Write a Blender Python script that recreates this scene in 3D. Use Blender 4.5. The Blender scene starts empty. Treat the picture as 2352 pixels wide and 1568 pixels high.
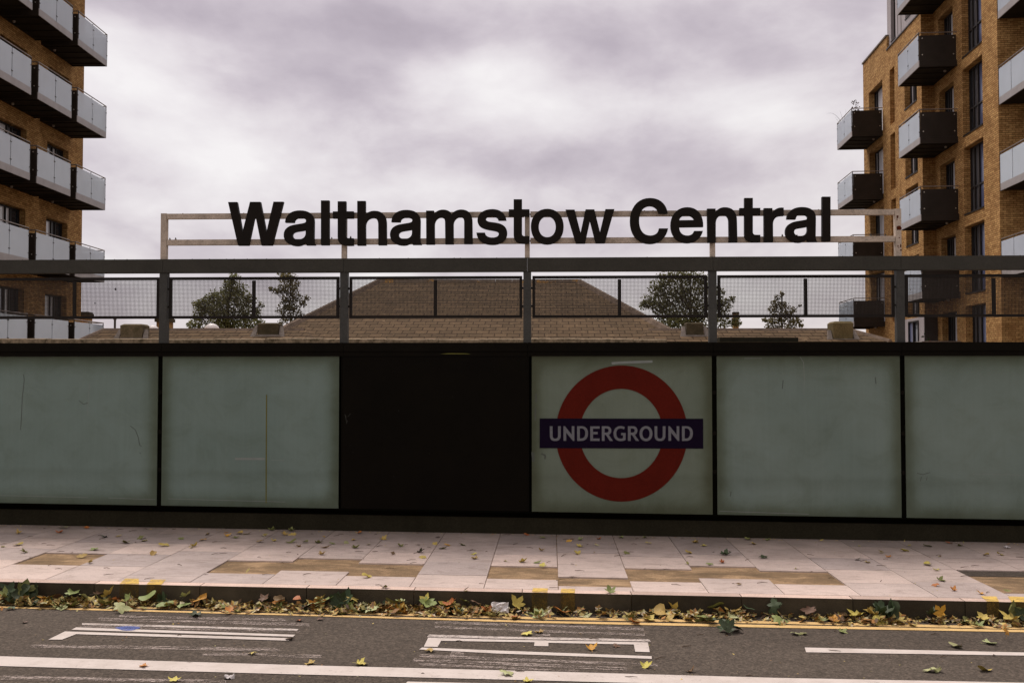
import bpy, math, random
from mathutils import Vector, Matrix
from mathutils.geometry import tessellate_polygon
random.seed(11)
R = math.radians
scn = bpy.context.scene
COL = scn.collection

# ------------------------------------------------------------------ camera
F = 2287.0                       # focal length for a 2352 wide picture
CAM = Vector((0.0, -10.74, 1.737))
YAW = R(2.23); PITCH = math.atan(72.0 / F)
ROT = Matrix.Rotation(YAW, 4, 'Z') @ Matrix.Rotation(R(90) + PITCH, 4, 'X')
cd = bpy.data.cameras.new('camera')
cam = bpy.data.objects.new('camera', cd); COL.objects.link(cam)
cd.sensor_width = 36.0; cd.lens = F / 2352 * 36.0
cd.clip_start = 0.1; cd.clip_end = 3000
cam.matrix_world = Matrix.Translation(CAM) @ ROT
scn.camera = cam
FWD = Vector((-math.sin(YAW), math.cos(YAW), 0)); RIGHT = Vector((math.cos(YAW), math.sin(YAW), 0))

def ray(px, py):
    return ROT.to_3x3() @ Vector(((px - 1176) / F, -(py - 784) / F, -1.0))
def on_y(px, py, Y):
    d = ray(px, py); t = (Y - CAM.y) / d.y
    return CAM + d * t
SLOPE = 0.0115
def gz(x): return -SLOPE * x
def on_ground(px, py, off=0.0):
    d = ray(px, py)              # z = off - SLOPE*x
    t = (off - SLOPE * CAM.x - CAM.z) / (d.z + SLOPE * d.x)
    return CAM + d * t
def at_depth(px, py, Z):         # a point Z metres ahead of the camera
    d = ray(px, py); t = Z / (d.dot(FWD))
    return CAM + d * t
def cw(Xc, Zc, z=0.0):
    p = CAM + RIGHT * Xc + FWD * Zc; p.z = z
    return p

# ------------------------------------------------------------------ mesh helper
class MB:
    def __init__(s): s.v = []; s.f = []
    def poly(s, pts):
        n = len(s.v); s.v += [tuple(p) for p in pts]; s.f.append(tuple(range(n, n + len(pts)))); return s
    def box(s, x0, x1, y0, y1, z0, z1):
        n = len(s.v)
        s.v += [(x0,y0,z0),(x1,y0,z0),(x1,y1,z0),(x0,y1,z0),(x0,y0,z1),(x1,y0,z1),(x1,y1,z1),(x0,y1,z1)]
        s.f += [tuple(n+i for i in q) for q in ((3,2,1,0),(4,5,6,7),(0,1,5,4),(1,2,6,5),(2,3,7,6),(3,0,4,7))]
        return s
    def hexa(s, a):              # eight points, bottom ring then top ring
        n = len(s.v); s.v += [tuple(p) for p in a]
        s.f += [tuple(n+i for i in q) for q in ((3,2,1,0),(4,5,6,7),(0,1,5,4),(1,2,6,5),(2,3,7,6),(3,0,4,7))]
        return s
    def tube(s, p0, p1, r0, r1=None, n=6, cap=True):
        r1 = r0 if r1 is None else r1
        p0 = Vector(p0); p1 = Vector(p1); d = (p1 - p0)
        if d.length < 1e-6: return s
        d.normalize(); u = d.orthogonal().normalized(); w = d.cross(u)
        b = len(s.v)
        for p, r in ((p0, r0), (p1, r1)):
            for k in range(n):
                a = 2*math.pi*k/n; s.v.append(tuple(p + u*(math.cos(a)*r) + w*(math.sin(a)*r)))
        for k in range(n):
            j = (k+1) % n; s.f.append((b+k, b+j, b+n+j, b+n+k))
        if cap:
            s.f.append(tuple(b+k for k in reversed(range(n)))); s.f.append(tuple(b+n+k for k in range(n)))
        return s
    def path(s, pts, radii, n=6):
        for a, b, ra, rb in zip(pts, pts[1:], radii, radii[1:]): s.tube(a, b, ra, rb, n)
        return s
    def prism(s, loops, to3, back, cap_back=True):
        """loops of 2-D points (outline then holes), to3(x,y) places the front, back is a vector to the rear face"""
        back = Vector(back)
        fr = [[to3(x, y) for x, y in L] for L in loops]
        flat = [p for L in fr for p in L]
        tris = tessellate_polygon([[Vector((x, y, 0)) for x, y in L] for L in loops])
        n = len(s.v); m = len(flat)
        s.v += [tuple(p) for p in flat] + [tuple(p + back) for p in flat]
        nrm = None
        for t in tris:
            s.f.append(tuple(n+i for i in t))
            if cap_back: s.f.append(tuple(n+m+i for i in reversed(t)))
        o = n
        for L in fr:
            k = len(L)
            for i in range(k):
                j = (i+1) % k; s.f.append((o+i, o+j, o+m+j, o+m+i))
            o += k
        return s
    def mesh(s, name, mat, org=None, smooth=False):
        me = bpy.data.meshes.new(name)
        vs = s.v if org is None else [(x-org[0], y-org[1], z-org[2]) for x, y, z in s.v]
        me.from_pydata(vs, [], s.f); me.update()
        if mat: me.materials.append(mat)
        if smooth: me.polygons.foreach_set('use_smooth', [True]*len(me.polygons))
        return me

def link(name, me, parent=None):
    o = bpy.data.objects.new(name, me); COL.objects.link(o)
    if parent: o.parent = parent
    return o
def fixn(me):
    import bmesh
    b = bmesh.new(); b.from_mesh(me); bmesh.ops.recalc_face_normals(b, faces=b.faces); b.to_mesh(me); b.free()
def thing(name, label, cat, loc=(0,0,0), rz=0.0, group=None):
    o = bpy.data.objects.new(name, None); COL.objects.link(o)
    o.location = loc; o.rotation_euler = (0, 0, rz); o.empty_display_size = 0.2
    return tag(o, label, cat, group)
def tag(o, label, cat, group=None):
    o['label'] = label; o['category'] = cat
    if group: o['group'] = group
    return o
def part(name, mb, mat, parent, local=False, label=None, smooth=False, fix=False):
    """a part (or sub-part) of a thing; mb is in world coordinates unless local"""
    org = None
    if not local:
        top = parent
        while top.parent: top = top.parent
        org = top.location
    me = mb.mesh(name, mat, org, smooth)
    if fix: fixn(me)
    o = link(name, me, parent)
    if label: o['label'] = label
    return o
def structure(name, mb, mat, fix=False):
    me = mb.mesh(name, mat)
    if fix: fixn(me)
    o = link(name, me); o['kind'] = 'structure'; return o

# ------------------------------------------------------------------ materials
def new_mat(name):
    m = bpy.data.materials.new(name); m.use_nodes = True
    nt = m.node_tree; b = nt.nodes['Principled BSDF']
    return m, nt, b
def N(nt, kind, **kw):
    n = nt.nodes.new(kind)
    for k, v in kw.items(): setattr(n, k, v)
    return n
def noise(nt, scale, detail=4.0, rough=0.6, vec=None, dist=0.0):
    n = N(nt, 'ShaderNodeTexNoise'); n.inputs['Scale'].default_value = scale
    n.inputs['Detail'].default_value = detail; n.inputs['Roughness'].default_value = rough
    n.inputs['Distortion'].default_value = dist
    if vec is not None: nt.links.new(vec, n.inputs['Vector'])
    return n.outputs['Fac']
def ramp(nt, fac, stops):
    n = N(nt, 'ShaderNodeValToRGB'); e = n.color_ramp.elements
    while len(e) < len(stops): e.new(0.5)
    for k, (p, c) in enumerate(stops):
        e[k].position = p; e[k].color = (*c, 1.0) if len(c) == 3 else c
    nt.links.new(fac, n.inputs['Fac']); return n.outputs['Color']
def mix(nt, fac, a, b, mode='MIX'):
    n = N(nt, 'ShaderNodeMix', data_type='RGBA', blend_type=mode)
    for k, v in ((0, fac), (6, a), (7, b)):
        if isinstance(v, bpy.types.NodeSocket): nt.links.new(v, n.inputs[k])
        elif k == 0: n.inputs[0].default_value = v
        else: n.inputs[k].default_value = (*v, 1.0)
    return n.outputs[2]
def mth(nt, op, a, b=0.0, c=None):
    n = N(nt, 'ShaderNodeMath', operation=op)
    for k, v in enumerate((a, b, c)):
        if v is None: continue
        if isinstance(v, bpy.types.NodeSocket): nt.links.new(v, n.inputs[k])
        else: n.inputs[k].default_value = v
    return n.outputs[0]
def objco(nt): return N(nt, 'ShaderNodeTexCoord').outputs['Object']
def geoco(nt): return N(nt, 'ShaderNodeNewGeometry').outputs['Position']
def mapping(nt, vec, scale=(1,1,1), loc=(0,0,0)):
    n = N(nt, 'ShaderNodeMapping'); n.inputs['Scale'].default_value = scale; n.inputs['Location'].default_value = loc
    nt.links.new(vec, n.inputs['Vector']); return n.outputs['Vector']
def bump(nt, b, h, strength=0.3, dist=0.01):
    n = N(nt, 'ShaderNodeBump'); n.inputs['Strength'].default_value = strength; n.inputs['Distance'].default_value = dist
    nt.links.new(h, n.inputs['Height']); nt.links.new(n.outputs['Normal'], b.inputs['Normal'])
def plain(name, c1, c2=None, scale=8.0, rough=0.6, spec=0.3, metal=0.0, bmp=0.0, fine=None, stretch=(1,1,1)):
    """two tones mixed by noise, optional fine grain and bump"""
    m, nt, b = new_mat(name)
    c2 = c2 or tuple(x*0.7 for x in c1)
    v = mapping(nt, geoco(nt), stretch)
    f = noise(nt, scale, 5.0, 0.65, v)
    col = ramp(nt, f, [(0.32, c1), (0.68, c2)])
    if fine:
        g = noise(nt, fine, 2.0, 0.6, v)
        col = mix(nt, 0.35, col, ramp(nt, g, [(0.3, (0.55,)*3), (0.7, (1.35,)*3)]), 'MULTIPLY')
    nt.links.new(col, b.inputs['Base Color'])
    b.inputs['Roughness'].default_value = rough; b.inputs['Metallic'].default_value = metal
    b.inputs['Specular IOR Level'].default_value = spec*0.5
    if bmp: bump(nt, b, noise(nt, fine or scale*6, 3.0, 0.6, v), bmp)
    return m

M = {}
M['letter'] = plain('letter_paint', (0.0105,0.0080,0.0062), (0.014,0.0105,0.0080), 9, 0.5, 0.18)
M['beam'] = plain('beam_paint', (0.052,0.049,0.040), (0.038,0.036,0.029), 2.2, 0.5, 0.3, fine=60)
M['post'] = plain('post_paint', (0.062,0.062,0.057), (0.044,0.044,0.040), 3.0, 0.45, 0.35, fine=50)
M['meshframe'] = plain('mesh_frame_paint', (0.016,0.012,0.010), (0.010,0.008,0.006), 6, 0.5, 0.3)
M['wire'] = plain('wire_steel', (0.040,0.034,0.030), (0.025,0.021,0.018), 20, 0.5, 0.3)
M['coping'] = plain('coping_black', (0.0065,0.0050,0.0030), (0.0040,0.0032,0.0018), 3, 0.5, 0.10, fine=40)
M['gap'] = plain('joint_black', (0.0035,0.0032,0.0015), (0.0020,0.0018,0.0008), 6, 0.8, 0.03)
M['blackpanel'] = plain('black_board', (0.0050,0.0038,0.0022), (0.0034,0.0026,0.0015), 2, 0.40, 0.10, fine=70)
M['rust'] = plain('rust', (0.10,0.022,0.008), (0.05,0.012,0.005), 30, 0.9, 0.1)
M['stub'] = plain('sealant', (0.10,0.085,0.07), (0.05,0.04,0.03), 30, 0.8, 0.2)

def plinth_mat():
    m, nt, b = new_mat('plinth_render'); g = geoco(nt)
    v = mapping(nt, g, (1, 1, 0.5))
    f = noise(nt, 1.6, 6, 0.7, v)
    col = ramp(nt, f, [(0.3, (0.030,0.0265,0.0165)), (0.7, (0.018,0.016,0.0098))])
    col = mix(nt, 0.5, col, ramp(nt, noise(nt, 70, 2, 0.6, g), [(0.3, (0.6,)*3), (0.7, (1.4,)*3)]), 'MULTIPLY')
    nt.links.new(col, b.inputs['Base Color']); b.inputs['Roughness'].default_value = 0.9; b.inputs['Specular IOR Level'].default_value = 0.06
    bump(nt, b, noise(nt, 120, 2, 0.6, g), 0.3, 0.004); return m
M['plinth'] = plinth_mat()

def frame_mat():                 # off-white, weathered sign frame
    m, nt, b = new_mat('weathered_white'); g = geoco(nt)
    f = noise(nt, 5.0, 6, 0.7, g)
    col = ramp(nt, f, [(0.30, (0.60,0.51,0.42)), (0.50, (0.48,0.40,0.32)), (0.72, (0.25,0.205,0.155))])
    col = mix(nt, 0.45, col, ramp(nt, noise(nt, 60, 3, 0.7, g), [(0.35, (0.6,)*3), (0.6, (1.25,)*3)]), 'MULTIPLY')
    nt.links.new(col, b.inputs['Base Color']); b.inputs['Roughness'].default_value = 0.7; return m
M['frame'] = frame_mat()

def panel_mat(name, tint=(0.150,0.176,0.158), seed=0.0):
    """back-painted glass, dirty along its edges"""
    m, nt, b = new_mat(name)
    tc = N(nt, 'ShaderNodeTexCoord'); ge = tc.outputs['Generated']; g = geoco(nt)
    sp = N(nt, 'ShaderNodeSeparateXYZ'); nt.links.new(ge, sp.inputs[0])
    def edge(s, w):
        a = mth(nt, 'MINIMUM', s, mth(nt, 'SUBTRACT', 1.0, s))
        n = N(nt, 'ShaderNodeMapRange', interpolation_type='SMOOTHSTEP'); n.inputs[1].default_value = 0.0; n.inputs[2].default_value = w
        nt.links.new(a, n.inputs[0]); return n.outputs[0]
    nz = noise(nt, 2.3, 5, 0.65, mapping(nt, g, (1,1,1), (seed,seed,0)), 0.6)
    sm = noise(nt, 1.1, 3, 0.5, mapping(nt, g, (1,1,0.8), (seed*3,0,seed)))
    e = mth(nt, 'MULTIPLY', edge(sp.outputs[0], 0.11), edge(sp.outputs[2], 0.15))
    e = mth(nt, 'ADD', e, mth(nt, 'MULTIPLY', mth(nt, 'SUBTRACT', nz, 0.5), 0.55))
    dirt = ramp(nt, e, [(0.0, tuple(x*0.50*k for x, k in zip(tint, (1.05,1.0,0.80)))), (0.55, tuple(x*0.86*k for x, k in zip(tint, (1.0,1.0,0.95)))), (1.0, tint)])
    col = mix(nt, 0.4, dirt, ramp(nt, sm, [(0.3, (0.72,0.76,0.74)), (0.7, (1.14,1.12,1.12))]), 'MULTIPLY')
    # faint upright run marks
    st = noise(nt, 3.0, 4, 0.7, mapping(nt, g, (9.0, 1, 0.25), (seed,0,0)))
    col = mix(nt, 0.16, col, ramp(nt, st, [(0.35, (0.8,0.82,0.78)), (0.65, (1.1,1.1,1.1))]), 'MULTIPLY')
    sv = noise(nt, 2.6, 6, 0.7, mapping(nt, g, (0.9,1,1.1), (seed*2,0,seed*5)), 0.8)
    col = mix(nt, 0.42, col, ramp(nt, sv, [(0.30, (0.70,0.69,0.60)), (0.48, (0.98,0.98,0.97)), (0.66, (1.10,1.12,1.14))]), 'MULTIPLY')
    bz = mth(nt, 'ADD', sp.outputs[2], mth(nt, 'MULTIPLY', mth(nt, 'SUBTRACT', nz, 0.5), 0.05))
    col = mix(nt, 0.55, col, ramp(nt, bz, [(0.15, (1.0,)*3), (0.225, (0.80,0.79,0.76)), (0.26, (0.97,)*3), (0.40, (1.0,)*3), (0.80, (1.0,)*3), (0.97, (0.82,0.80,0.74))]), 'MULTIPLY')
    gr = noise(nt, 160, 1, 0.5, g)
    col = mix(nt, 0.3, col, ramp(nt, gr, [(0.3, (0.75,)*3), (0.7, (1.22,)*3)]), 'MULTIPLY')
    nt.links.new(col, b.inputs['Base Color'])
    b.inputs['Roughness'].default_value = 0.30; b.inputs['Specular IOR Level'].default_value = 0.16
    return m

def pave_mat():
    m, nt, b = new_mat('granite_slab'); g = geoco(nt)
    ge = N(nt, 'ShaderNodeNewGeometry')
    rnd = ramp(nt, ge.outputs['Random Per Island'], [(0.0, (0.76,0.775,0.80)), (0.5, (0.96,0.955,0.95)), (1.0, (1.14,1.11,1.08))])
    f = noise(nt, 1.7, 5, 0.6, g)
    col = ramp(nt, f, [(0.3, (0.575,0.475,0.428)), (0.7, (0.465,0.385,0.347))])
    col = mix(nt, 1.0, col, rnd, 'MULTIPLY')
    st = noise(nt, 5.0, 5, 0.75, mapping(nt, g, (1, 2.0, 1)), 0.8)
    col = mix(nt, 0.6, col, ramp(nt, st, [(0.36, (0.64,0.62,0.60)), (0.50, (0.98,)*3), (0.75, (1.06,)*3)]), 'MULTIPLY')
    fl = noise(nt, 190, 2, 0.7, g)
    col = mix(nt, 0.55, col, ramp(nt, fl, [(0.33, (0.55,0.53,0.51)), (0.5, (1.0,)*3), (0.7, (1.32,1.31,1.30))]), 'MULTIPLY')
    # darker towards the wall: its soft shade painted in, with grime
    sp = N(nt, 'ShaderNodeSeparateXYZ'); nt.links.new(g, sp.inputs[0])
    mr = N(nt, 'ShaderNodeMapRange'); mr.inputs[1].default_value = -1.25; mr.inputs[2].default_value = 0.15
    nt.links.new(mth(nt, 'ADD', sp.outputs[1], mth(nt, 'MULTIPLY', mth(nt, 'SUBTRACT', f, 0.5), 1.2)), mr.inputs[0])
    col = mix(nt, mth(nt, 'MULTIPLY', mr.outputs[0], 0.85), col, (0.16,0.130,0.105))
    # dark specks of old gum
    vo = N(nt, 'ShaderNodeTexVoronoi'); vo.inputs['Scale'].default_value = 5.0; nt.links.new(g, vo.inputs['Vector'])
    gum = ramp(nt, vo.outputs['Distance'], [(0.035, (0.55,0.54,0.53)), (0.06, (1,1,1))])
    col = mix(nt, 0.8, col, gum, 'MULTIPLY')
    nt.links.new(col, b.inputs['Base Color']); b.inputs['Roughness'].default_value = 0.8; b.inputs['Specular IOR Level'].default_value = 0.12
    bump(nt, b, fl, 0.18, 0.004); return m
M['pave'] = pave_mat()

def bed_mat():
    m, nt, b = new_mat('sand_and_tar'); g = geoco(nt)
    f = noise(nt, 3.2, 6, 0.7, mapping(nt, g, (0.8, 1.6, 1)), 0.5)
    col = ramp(nt, f, [(0.34, (0.170,0.120,0.074)), (0.5, (0.260,0.178,0.105)), (0.64, (0.44,0.30,0.175))])
    fl = noise(nt, 110, 3, 0.7, g)
    col = mix(nt, 0.7, col, ramp(nt, fl, [(0.32, (0.5,)*3), (0.7, (1.4,)*3)]), 'MULTIPLY')
    nt.links.new(col, b.inputs['Base Color']); b.inputs['Roughness'].default_value = 0.95; b.inputs['Specular IOR Level'].default_value = 0.06
    bump(nt, b, fl, 0.5, 0.008); return m
M['bed'] = bed_mat()

def kerb_mat():
    m, nt, b = new_mat('kerb_granite'); g = geoco(nt)
    ge = N(nt, 'ShaderNodeNewGeometry')
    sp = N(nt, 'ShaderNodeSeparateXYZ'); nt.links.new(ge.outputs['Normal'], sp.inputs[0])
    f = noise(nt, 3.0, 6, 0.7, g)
    face = ramp(nt, f, [(0.32, (0.076,0.062,0.042)), (0.7, (0.038,0.031,0.021))])   # upright face: its shade painted in, over road mud
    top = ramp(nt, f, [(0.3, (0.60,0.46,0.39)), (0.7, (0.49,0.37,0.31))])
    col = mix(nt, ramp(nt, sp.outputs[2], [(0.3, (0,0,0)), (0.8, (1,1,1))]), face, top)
    fl = noise(nt, 140, 2, 0.7, g)
    col = mix(nt, 0.6, col, ramp(nt, fl, [(0.32, (0.55,)*3), (0.7, (1.4,)*3)]), 'MULTIPLY')
    rnd = ramp(nt, ge.outputs['Random Per Island'], [(0.0, (0.82,)*3), (1.0, (1.15,)*3)])
    col = mix(nt, 1.0, col, rnd, 'MULTIPLY')
    nt.links.new(col, b.inputs['Base Color']); b.inputs['Roughness'].default_value = 0.9; b.inputs['Specular IOR Level'].default_value = 0.08
    bump(nt, b, fl, 0.35, 0.004); return m
M['kerb'] = kerb_mat()

def road_mat():
    m, nt, b = new_mat('asphalt'); g = geoco(nt)
    f = noise(nt, 0.9, 5, 0.6, mapping(nt, g, (0.35, 1.4, 1)))
    col = ramp(nt, f, [(0.3, (0.096,0.079,0.064)), (0.7, (0.072,0.059,0.048))])
    vo = N(nt, 'ShaderNodeTexVoronoi'); vo.inputs['Scale'].default_value = 75.0; nt.links.new(g, vo.inputs['Vector'])
    ag = ramp(nt, vo.outputs['Color'], [(0.0, (0.55,)*3), (0.55, (1.0,)*3), (0.92, (1.6,1.55,1.5))])
    col = mix(nt, 0.75, col, ag, 'MULTIPLY')
    fl = noise(nt, 26, 4, 0.75, g)
    col = mix(nt, 0.6, col, ramp(nt, fl, [(0.32, (0.6,)*3), (0.7, (1.3,)*3)]), 'MULTIPLY')
    nt.links.new(col, b.inputs['Base Color']); b.inputs['Roughness'].default_value = 0.9; b.inputs['Specular IOR Level'].default_value = 0.08
    bump(nt, b, vo.outputs['Distance'], 0.6, 0.006); return m
M['road'] = road_mat()

def paint_mat(name, c, wear, streak=(1.5, 15.0, 1), soft=0.10):
    """road paint, rubbed through to the asphalt where wear is high"""
    m, nt, b = new_mat(name); g = geoco(nt)
    f = noise(nt, 3.5, 7, 0.72, mapping(nt, g, streak))
    f2 = noise(nt, 45, 3, 0.7, g)
    k = mth(nt, 'ADD', mth(nt, 'MULTIPLY', f, 0.62), mth(nt, 'MULTIPLY', f2, 0.38))
    a = ramp(nt, k, [(max(0.0, wear - soft), (0,0,0)), (wear + soft*0.6, (1,1,1))])
    tone = noise(nt, 5, 5, 0.7, g)
    col = mix(nt, 0.5, c, ramp(nt, tone, [(0.3, (0.72,0.69,0.66)), (0.6, (1.05,)*3)]), 'MULTIPLY')
    nt.links.new(col, b.inputs['Base Color']); b.inputs['Roughness'].default_value = 0.85; b.inputs['Specular IOR Level'].default_value = 0.1
    tr = N(nt, 'ShaderNodeBsdfTransparent'); mx = N(nt, 'ShaderNodeMixShader')
    nt.links.new(a, mx.inputs[0]); nt.links.new(tr.outputs[0], mx.inputs[1]); nt.links.new(b.outputs[0], mx.inputs[2])
    nt.links.new(mx.outputs[0], nt.nodes['Material Output'].inputs['Surface']); return m
M['white'] = paint_mat('white_road_paint', (0.52,0.465,0.425), 0.37)
M['whiteworn'] = paint_mat('worn_white_paint', (0.50,0.44,0.40), 0.47)
M['ghost'] = paint_mat('rubbed_out_white_paint', (0.40,0.335,0.30), 0.565)
M['yellow'] = paint_mat('yellow_road_paint', (0.58,0.395,0.17), 0.38)
M['yellowkerb'] = paint_mat('yellow_kerb_paint', (0.62,0.43,0.12), 0.465, (3,3,3), 0.14)
M['yellowshaded'] = paint_mat('shaded_dirty_yellow_kerb_paint', (0.12,0.080,0.022), 0.50, (3,3,3), 0.16)  # front-face copy of the kerb yellow: shade painted in, with road dirt
M['bluespray'] = paint_mat('blue_spray_paint', (0.10,0.14,0.36), 0.48, (4,9,1), 0.25)

def brick_mat():
    m, nt, b = new_mat('stock_brick'); o = objco(nt)
    sp = N(nt, 'ShaderNodeSeparateXYZ'); nt.links.new(o, sp.inputs[0])
    cb = N(nt, 'ShaderNodeCombineXYZ')
    nt.links.new(mth(nt, 'ADD', sp.outputs[0], sp.outputs[1]), cb.inputs[0]); nt.links.new(sp.outputs[2], cb.inputs[1])
    br = N(nt, 'ShaderNodeTexBrick'); nt.links.new(cb.outputs[0], br.inputs['Vector'])
    br.inputs['Scale'].default_value = 1.0; br.inputs['Brick Width'].default_value = 0.225; br.inputs['Row Height'].default_value = 0.075
    br.inputs['Mortar Size'].default_value = 0.008; br.inputs['Bias'].default_value = -0.05
    br.inputs['Color1'].default_value = (0.54,0.340,0.142,1); br.inputs['Color2'].default_value = (0.33,0.183,0.073,1); br.inputs['Mortar'].default_value = (0.15,0.085,0.035,1)
    f = noise(nt, 0.5, 5, 0.6, o)
    col = mix(nt, 0.6, br.outputs['Color'], ramp(nt, f, [(0.3, (0.78,)*3), (0.7, (1.2,)*3)]), 'MULTIPLY')
    nz = noise(nt, 9, 3, 0.7, cb.outputs[0])
    col = mix(nt, 0.85, col, ramp(nt, nz, [(0.3, (0.62,0.57,0.54)), (0.7, (1.3,1.28,1.26))]), 'MULTIPLY')
    pt = noise(nt, 1.3, 6, 0.75, cb.outputs[0])
    col = mix(nt, 0.7, col, ramp(nt, pt, [(0.36, (0.70,0.66,0.62)), (0.6, (1.05,)*3)]), 'MULTIPLY')
    nt.links.new(col, b.inputs['Base Color']); b.inputs['Roughness'].default_value = 0.95; b.inputs['Specular IOR Level'].default_value = 0.06
    return m
M['brick'] = brick_mat()

def slate_mat(name='roof_slate', kz=3.44, c1=(0.106,0.072,0.042), c2=(0.074,0.051,0.030)):
    m, nt, b = new_mat(name); g = geoco(nt)
    sp = N(nt, 'ShaderNodeSeparateXYZ'); nt.links.new(g, sp.inputs[0])
    v = mth(nt, 'MULTIPLY', sp.outputs[2], kz)
    cb = N(nt, 'ShaderNodeCombineXYZ'); nt.links.new(sp.outputs[0], cb.inputs[0]); nt.links.new(v, cb.inputs[1])
    br = N(nt, 'ShaderNodeTexBrick'); nt.links.new(cb.outputs[0], br.inputs['Vector'])
    br.inputs['Scale'].default_value = 1.0; br.inputs['Brick Width'].default_value = 0.27; br.inputs['Row Height'].default_value = 0.27
    br.inputs['Mortar Size'].default_value = 0.012; br.inputs['Mortar Smooth'].default_value = 0.1
    br.inputs['Color1'].default_value = (*c1,1); br.inputs['Color2'].default_value = (*c2,1); br.inputs['Mortar'].default_value = (0.035,0.022,0.012,1)
    wob = noise(nt, 3.0, 3, 0.6, cb.outputs[0])
    fr = mth(nt, 'FRACT', mth(nt, 'DIVIDE', mth(nt, 'ADD', v, mth(nt, 'MULTIPLY', wob, 0.05)), 0.27))
    line = ramp(nt, fr, [(0.0, (0.30,0.27,0.24)), (0.13, (0.38,0.35,0.32)), (0.22, (1.0,)*3), (0.93, (1.08,)*3), (1.0, (0.6,0.58,0.55))])  # shadow line under each slate course, painted into the colour
    col = mix(nt, 0.9, br.outputs['Color'], line, 'MULTIPLY')
    li = noise(nt, 7.5, 7, 0.80, mapping(nt, cb.outputs[0], (1,1.6,1)), 0.4)
    col = mix(nt, ramp(nt, li, [(0.585, (0,0,0)), (0.66, (1,1,1))]), col, (0.27,0.195,0.115))
    f = noise(nt, 0.8, 4, 0.6, g)
    col = mix(nt, 0.6, col, ramp(nt, f, [(0.3, (0.75,0.74,0.72)), (0.7, (1.2,1.16,1.12))]), 'MULTIPLY')
    nz = noise(nt, 40, 3, 0.7, g)
    col = mix(nt, 0.5, col, ramp(nt, nz, [(0.3, (0.6,)*3), (0.7, (1.3,)*3)]), 'MULTIPLY')
    nt.links.new(col, b.inputs['Base Color']); b.inputs['Roughness'].default_value = 0.95; b.inputs['Specular IOR Level'].default_value = 0.06
    return m
M['slate'] = slate_mat()
def stone_mat(name, a, c, s=5.0):
    m, nt, b = new_mat(name); g = geoco(nt)
    f = noise(nt, s, 7, 0.75, g, 0.3)
    col = ramp(nt, f, [(0.34, a), (0.5, tuple((x+y)/2 for x, y in zip(a, c))), (0.66, c)])
    nz = noise(nt, s*9, 3, 0.7, g)
    col = mix(nt, 0.6, col, ramp(nt, nz, [(0.3, (0.55,)*3), (0.7, (1.35,)*3)]), 'MULTIPLY')
    nt.links.new(col, b.inputs['Base Color']); b.inputs['Roughness'].default_value = 0.95; b.inputs['Specular IOR Level'].default_value = 0.08; bump(nt, b, nz, 0.4, 0.01); return m
M['stone'] = stone_mat('mossy_stone', (0.20,0.155,0.10), (0.075,0.065,0.035))
M['parapet'] = stone_mat('lichen_coping', (0.40,0.31,0.21), (0.045,0.038,0.020), 9.0)
M['hip'] = stone_mat('hip_tile', (0.165,0.122,0.092), (0.085,0.062,0.046), 3.0)
def ridge_mat():
    m, nt, b = new_mat('ridge_lichen'); g = geoco(nt)
    col = ramp(nt, noise(nt, 6, 6, 0.7, g), [(0.34, (0.15,0.115,0.085)), (0.66, (0.085,0.062,0.045))])
    li = ramp(nt, noise(nt, 2.2, 6, 0.75, g), [(0.56, (0,0,0)), (0.62, (1,1,1))])
    col = mix(nt, mth(nt, 'MULTIPLY', li, 0.8), col, (0.40,0.20,0.035))
    nt.links.new(col, b.inputs['Base Color']); b.inputs['Roughness'].default_value = 0.95; b.inputs['Specular IOR Level'].default_value = 0.06; return m
M['ridge'] = ridge_mat()
M['lead'] = stone_mat('lead_flashing', (0.25,0.215,0.19), (0.14,0.12,0.10), 6.0)
M['dome'] = plain('dome_plastic', (0.72,0.68,0.66), (0.62,0.58,0.56), 2, 0.35, 0.4)
M['darkbox'] = plain('dark_felt', (0.028,0.026,0.018), (0.018,0.016,0.011), 5, 0.9, 0.1)
M['fascia'] = plain('anodised_fascia', (0.34,0.315,0.305), (0.27,0.245,0.235), 2, 0.42, 0.4, 0.2)
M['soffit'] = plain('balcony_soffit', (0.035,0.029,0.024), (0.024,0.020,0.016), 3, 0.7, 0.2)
M['sidepanel'] = plain('smoked_glass_and_fascia_shade', (0.036,0.028,0.023), (0.025,0.020,0.016), 2, 0.35, 0.25)
M['clad'] = plain('grey_cladding', (0.36,0.325,0.325), (0.29,0.262,0.265), 1.5, 0.5, 0.4, 0.1, stretch=(1,1,0.2))
M['cladshade'] = plain('clad_shade_and_seam', (0.075,0.064,0.060), (0.055,0.046,0.043), 1.5, 0.5, 0.3)  # darker copy of the grey cladding: shade painted on end faces, also seams
M['winframe'] = plain('window_frame', (0.035,0.030,0.028), (0.022,0.019,0.018), 4, 0.5, 0.3)
M['rail'] = plain('steel_rail', (0.30,0.255,0.22), (0.20,0.165,0.14), 4, 0.35, 0.5, 0.5)
M['raildark'] = plain('dark_rail', (0.06,0.05,0.045), (0.04,0.033,0.03), 4, 0.45, 0.4)
M['clip'] = plain('bright_clip', (0.62,0.58,0.52), (0.5,0.46,0.42), 9, 0.3, 0.6, 0.6)
M['ground'] = plain('earth', (0.12,0.10,0.08), (0.08,0.066,0.05), 0.3, 0.95, 0.1, fine=6)
M['paper'] = plain('crumpled_paper', (0.66,0.62,0.60), (0.48,0.45,0.44), 25, 0.85, 0.2, bmp=0.5)
M['bark'] = plain('bark', (0.07,0.05,0.035), (0.04,0.03,0.02), 6, 0.95, 0.1, fine=40)
M['twig'] = plain('twig', (0.085,0.052,0.030), (0.045,0.028,0.016), 20, 0.9, 0.1)
M['pot'] = plain('terracotta', (0.30,0.11,0.05), (0.22,0.08,0.04), 6, 0.8, 0.2)
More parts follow.
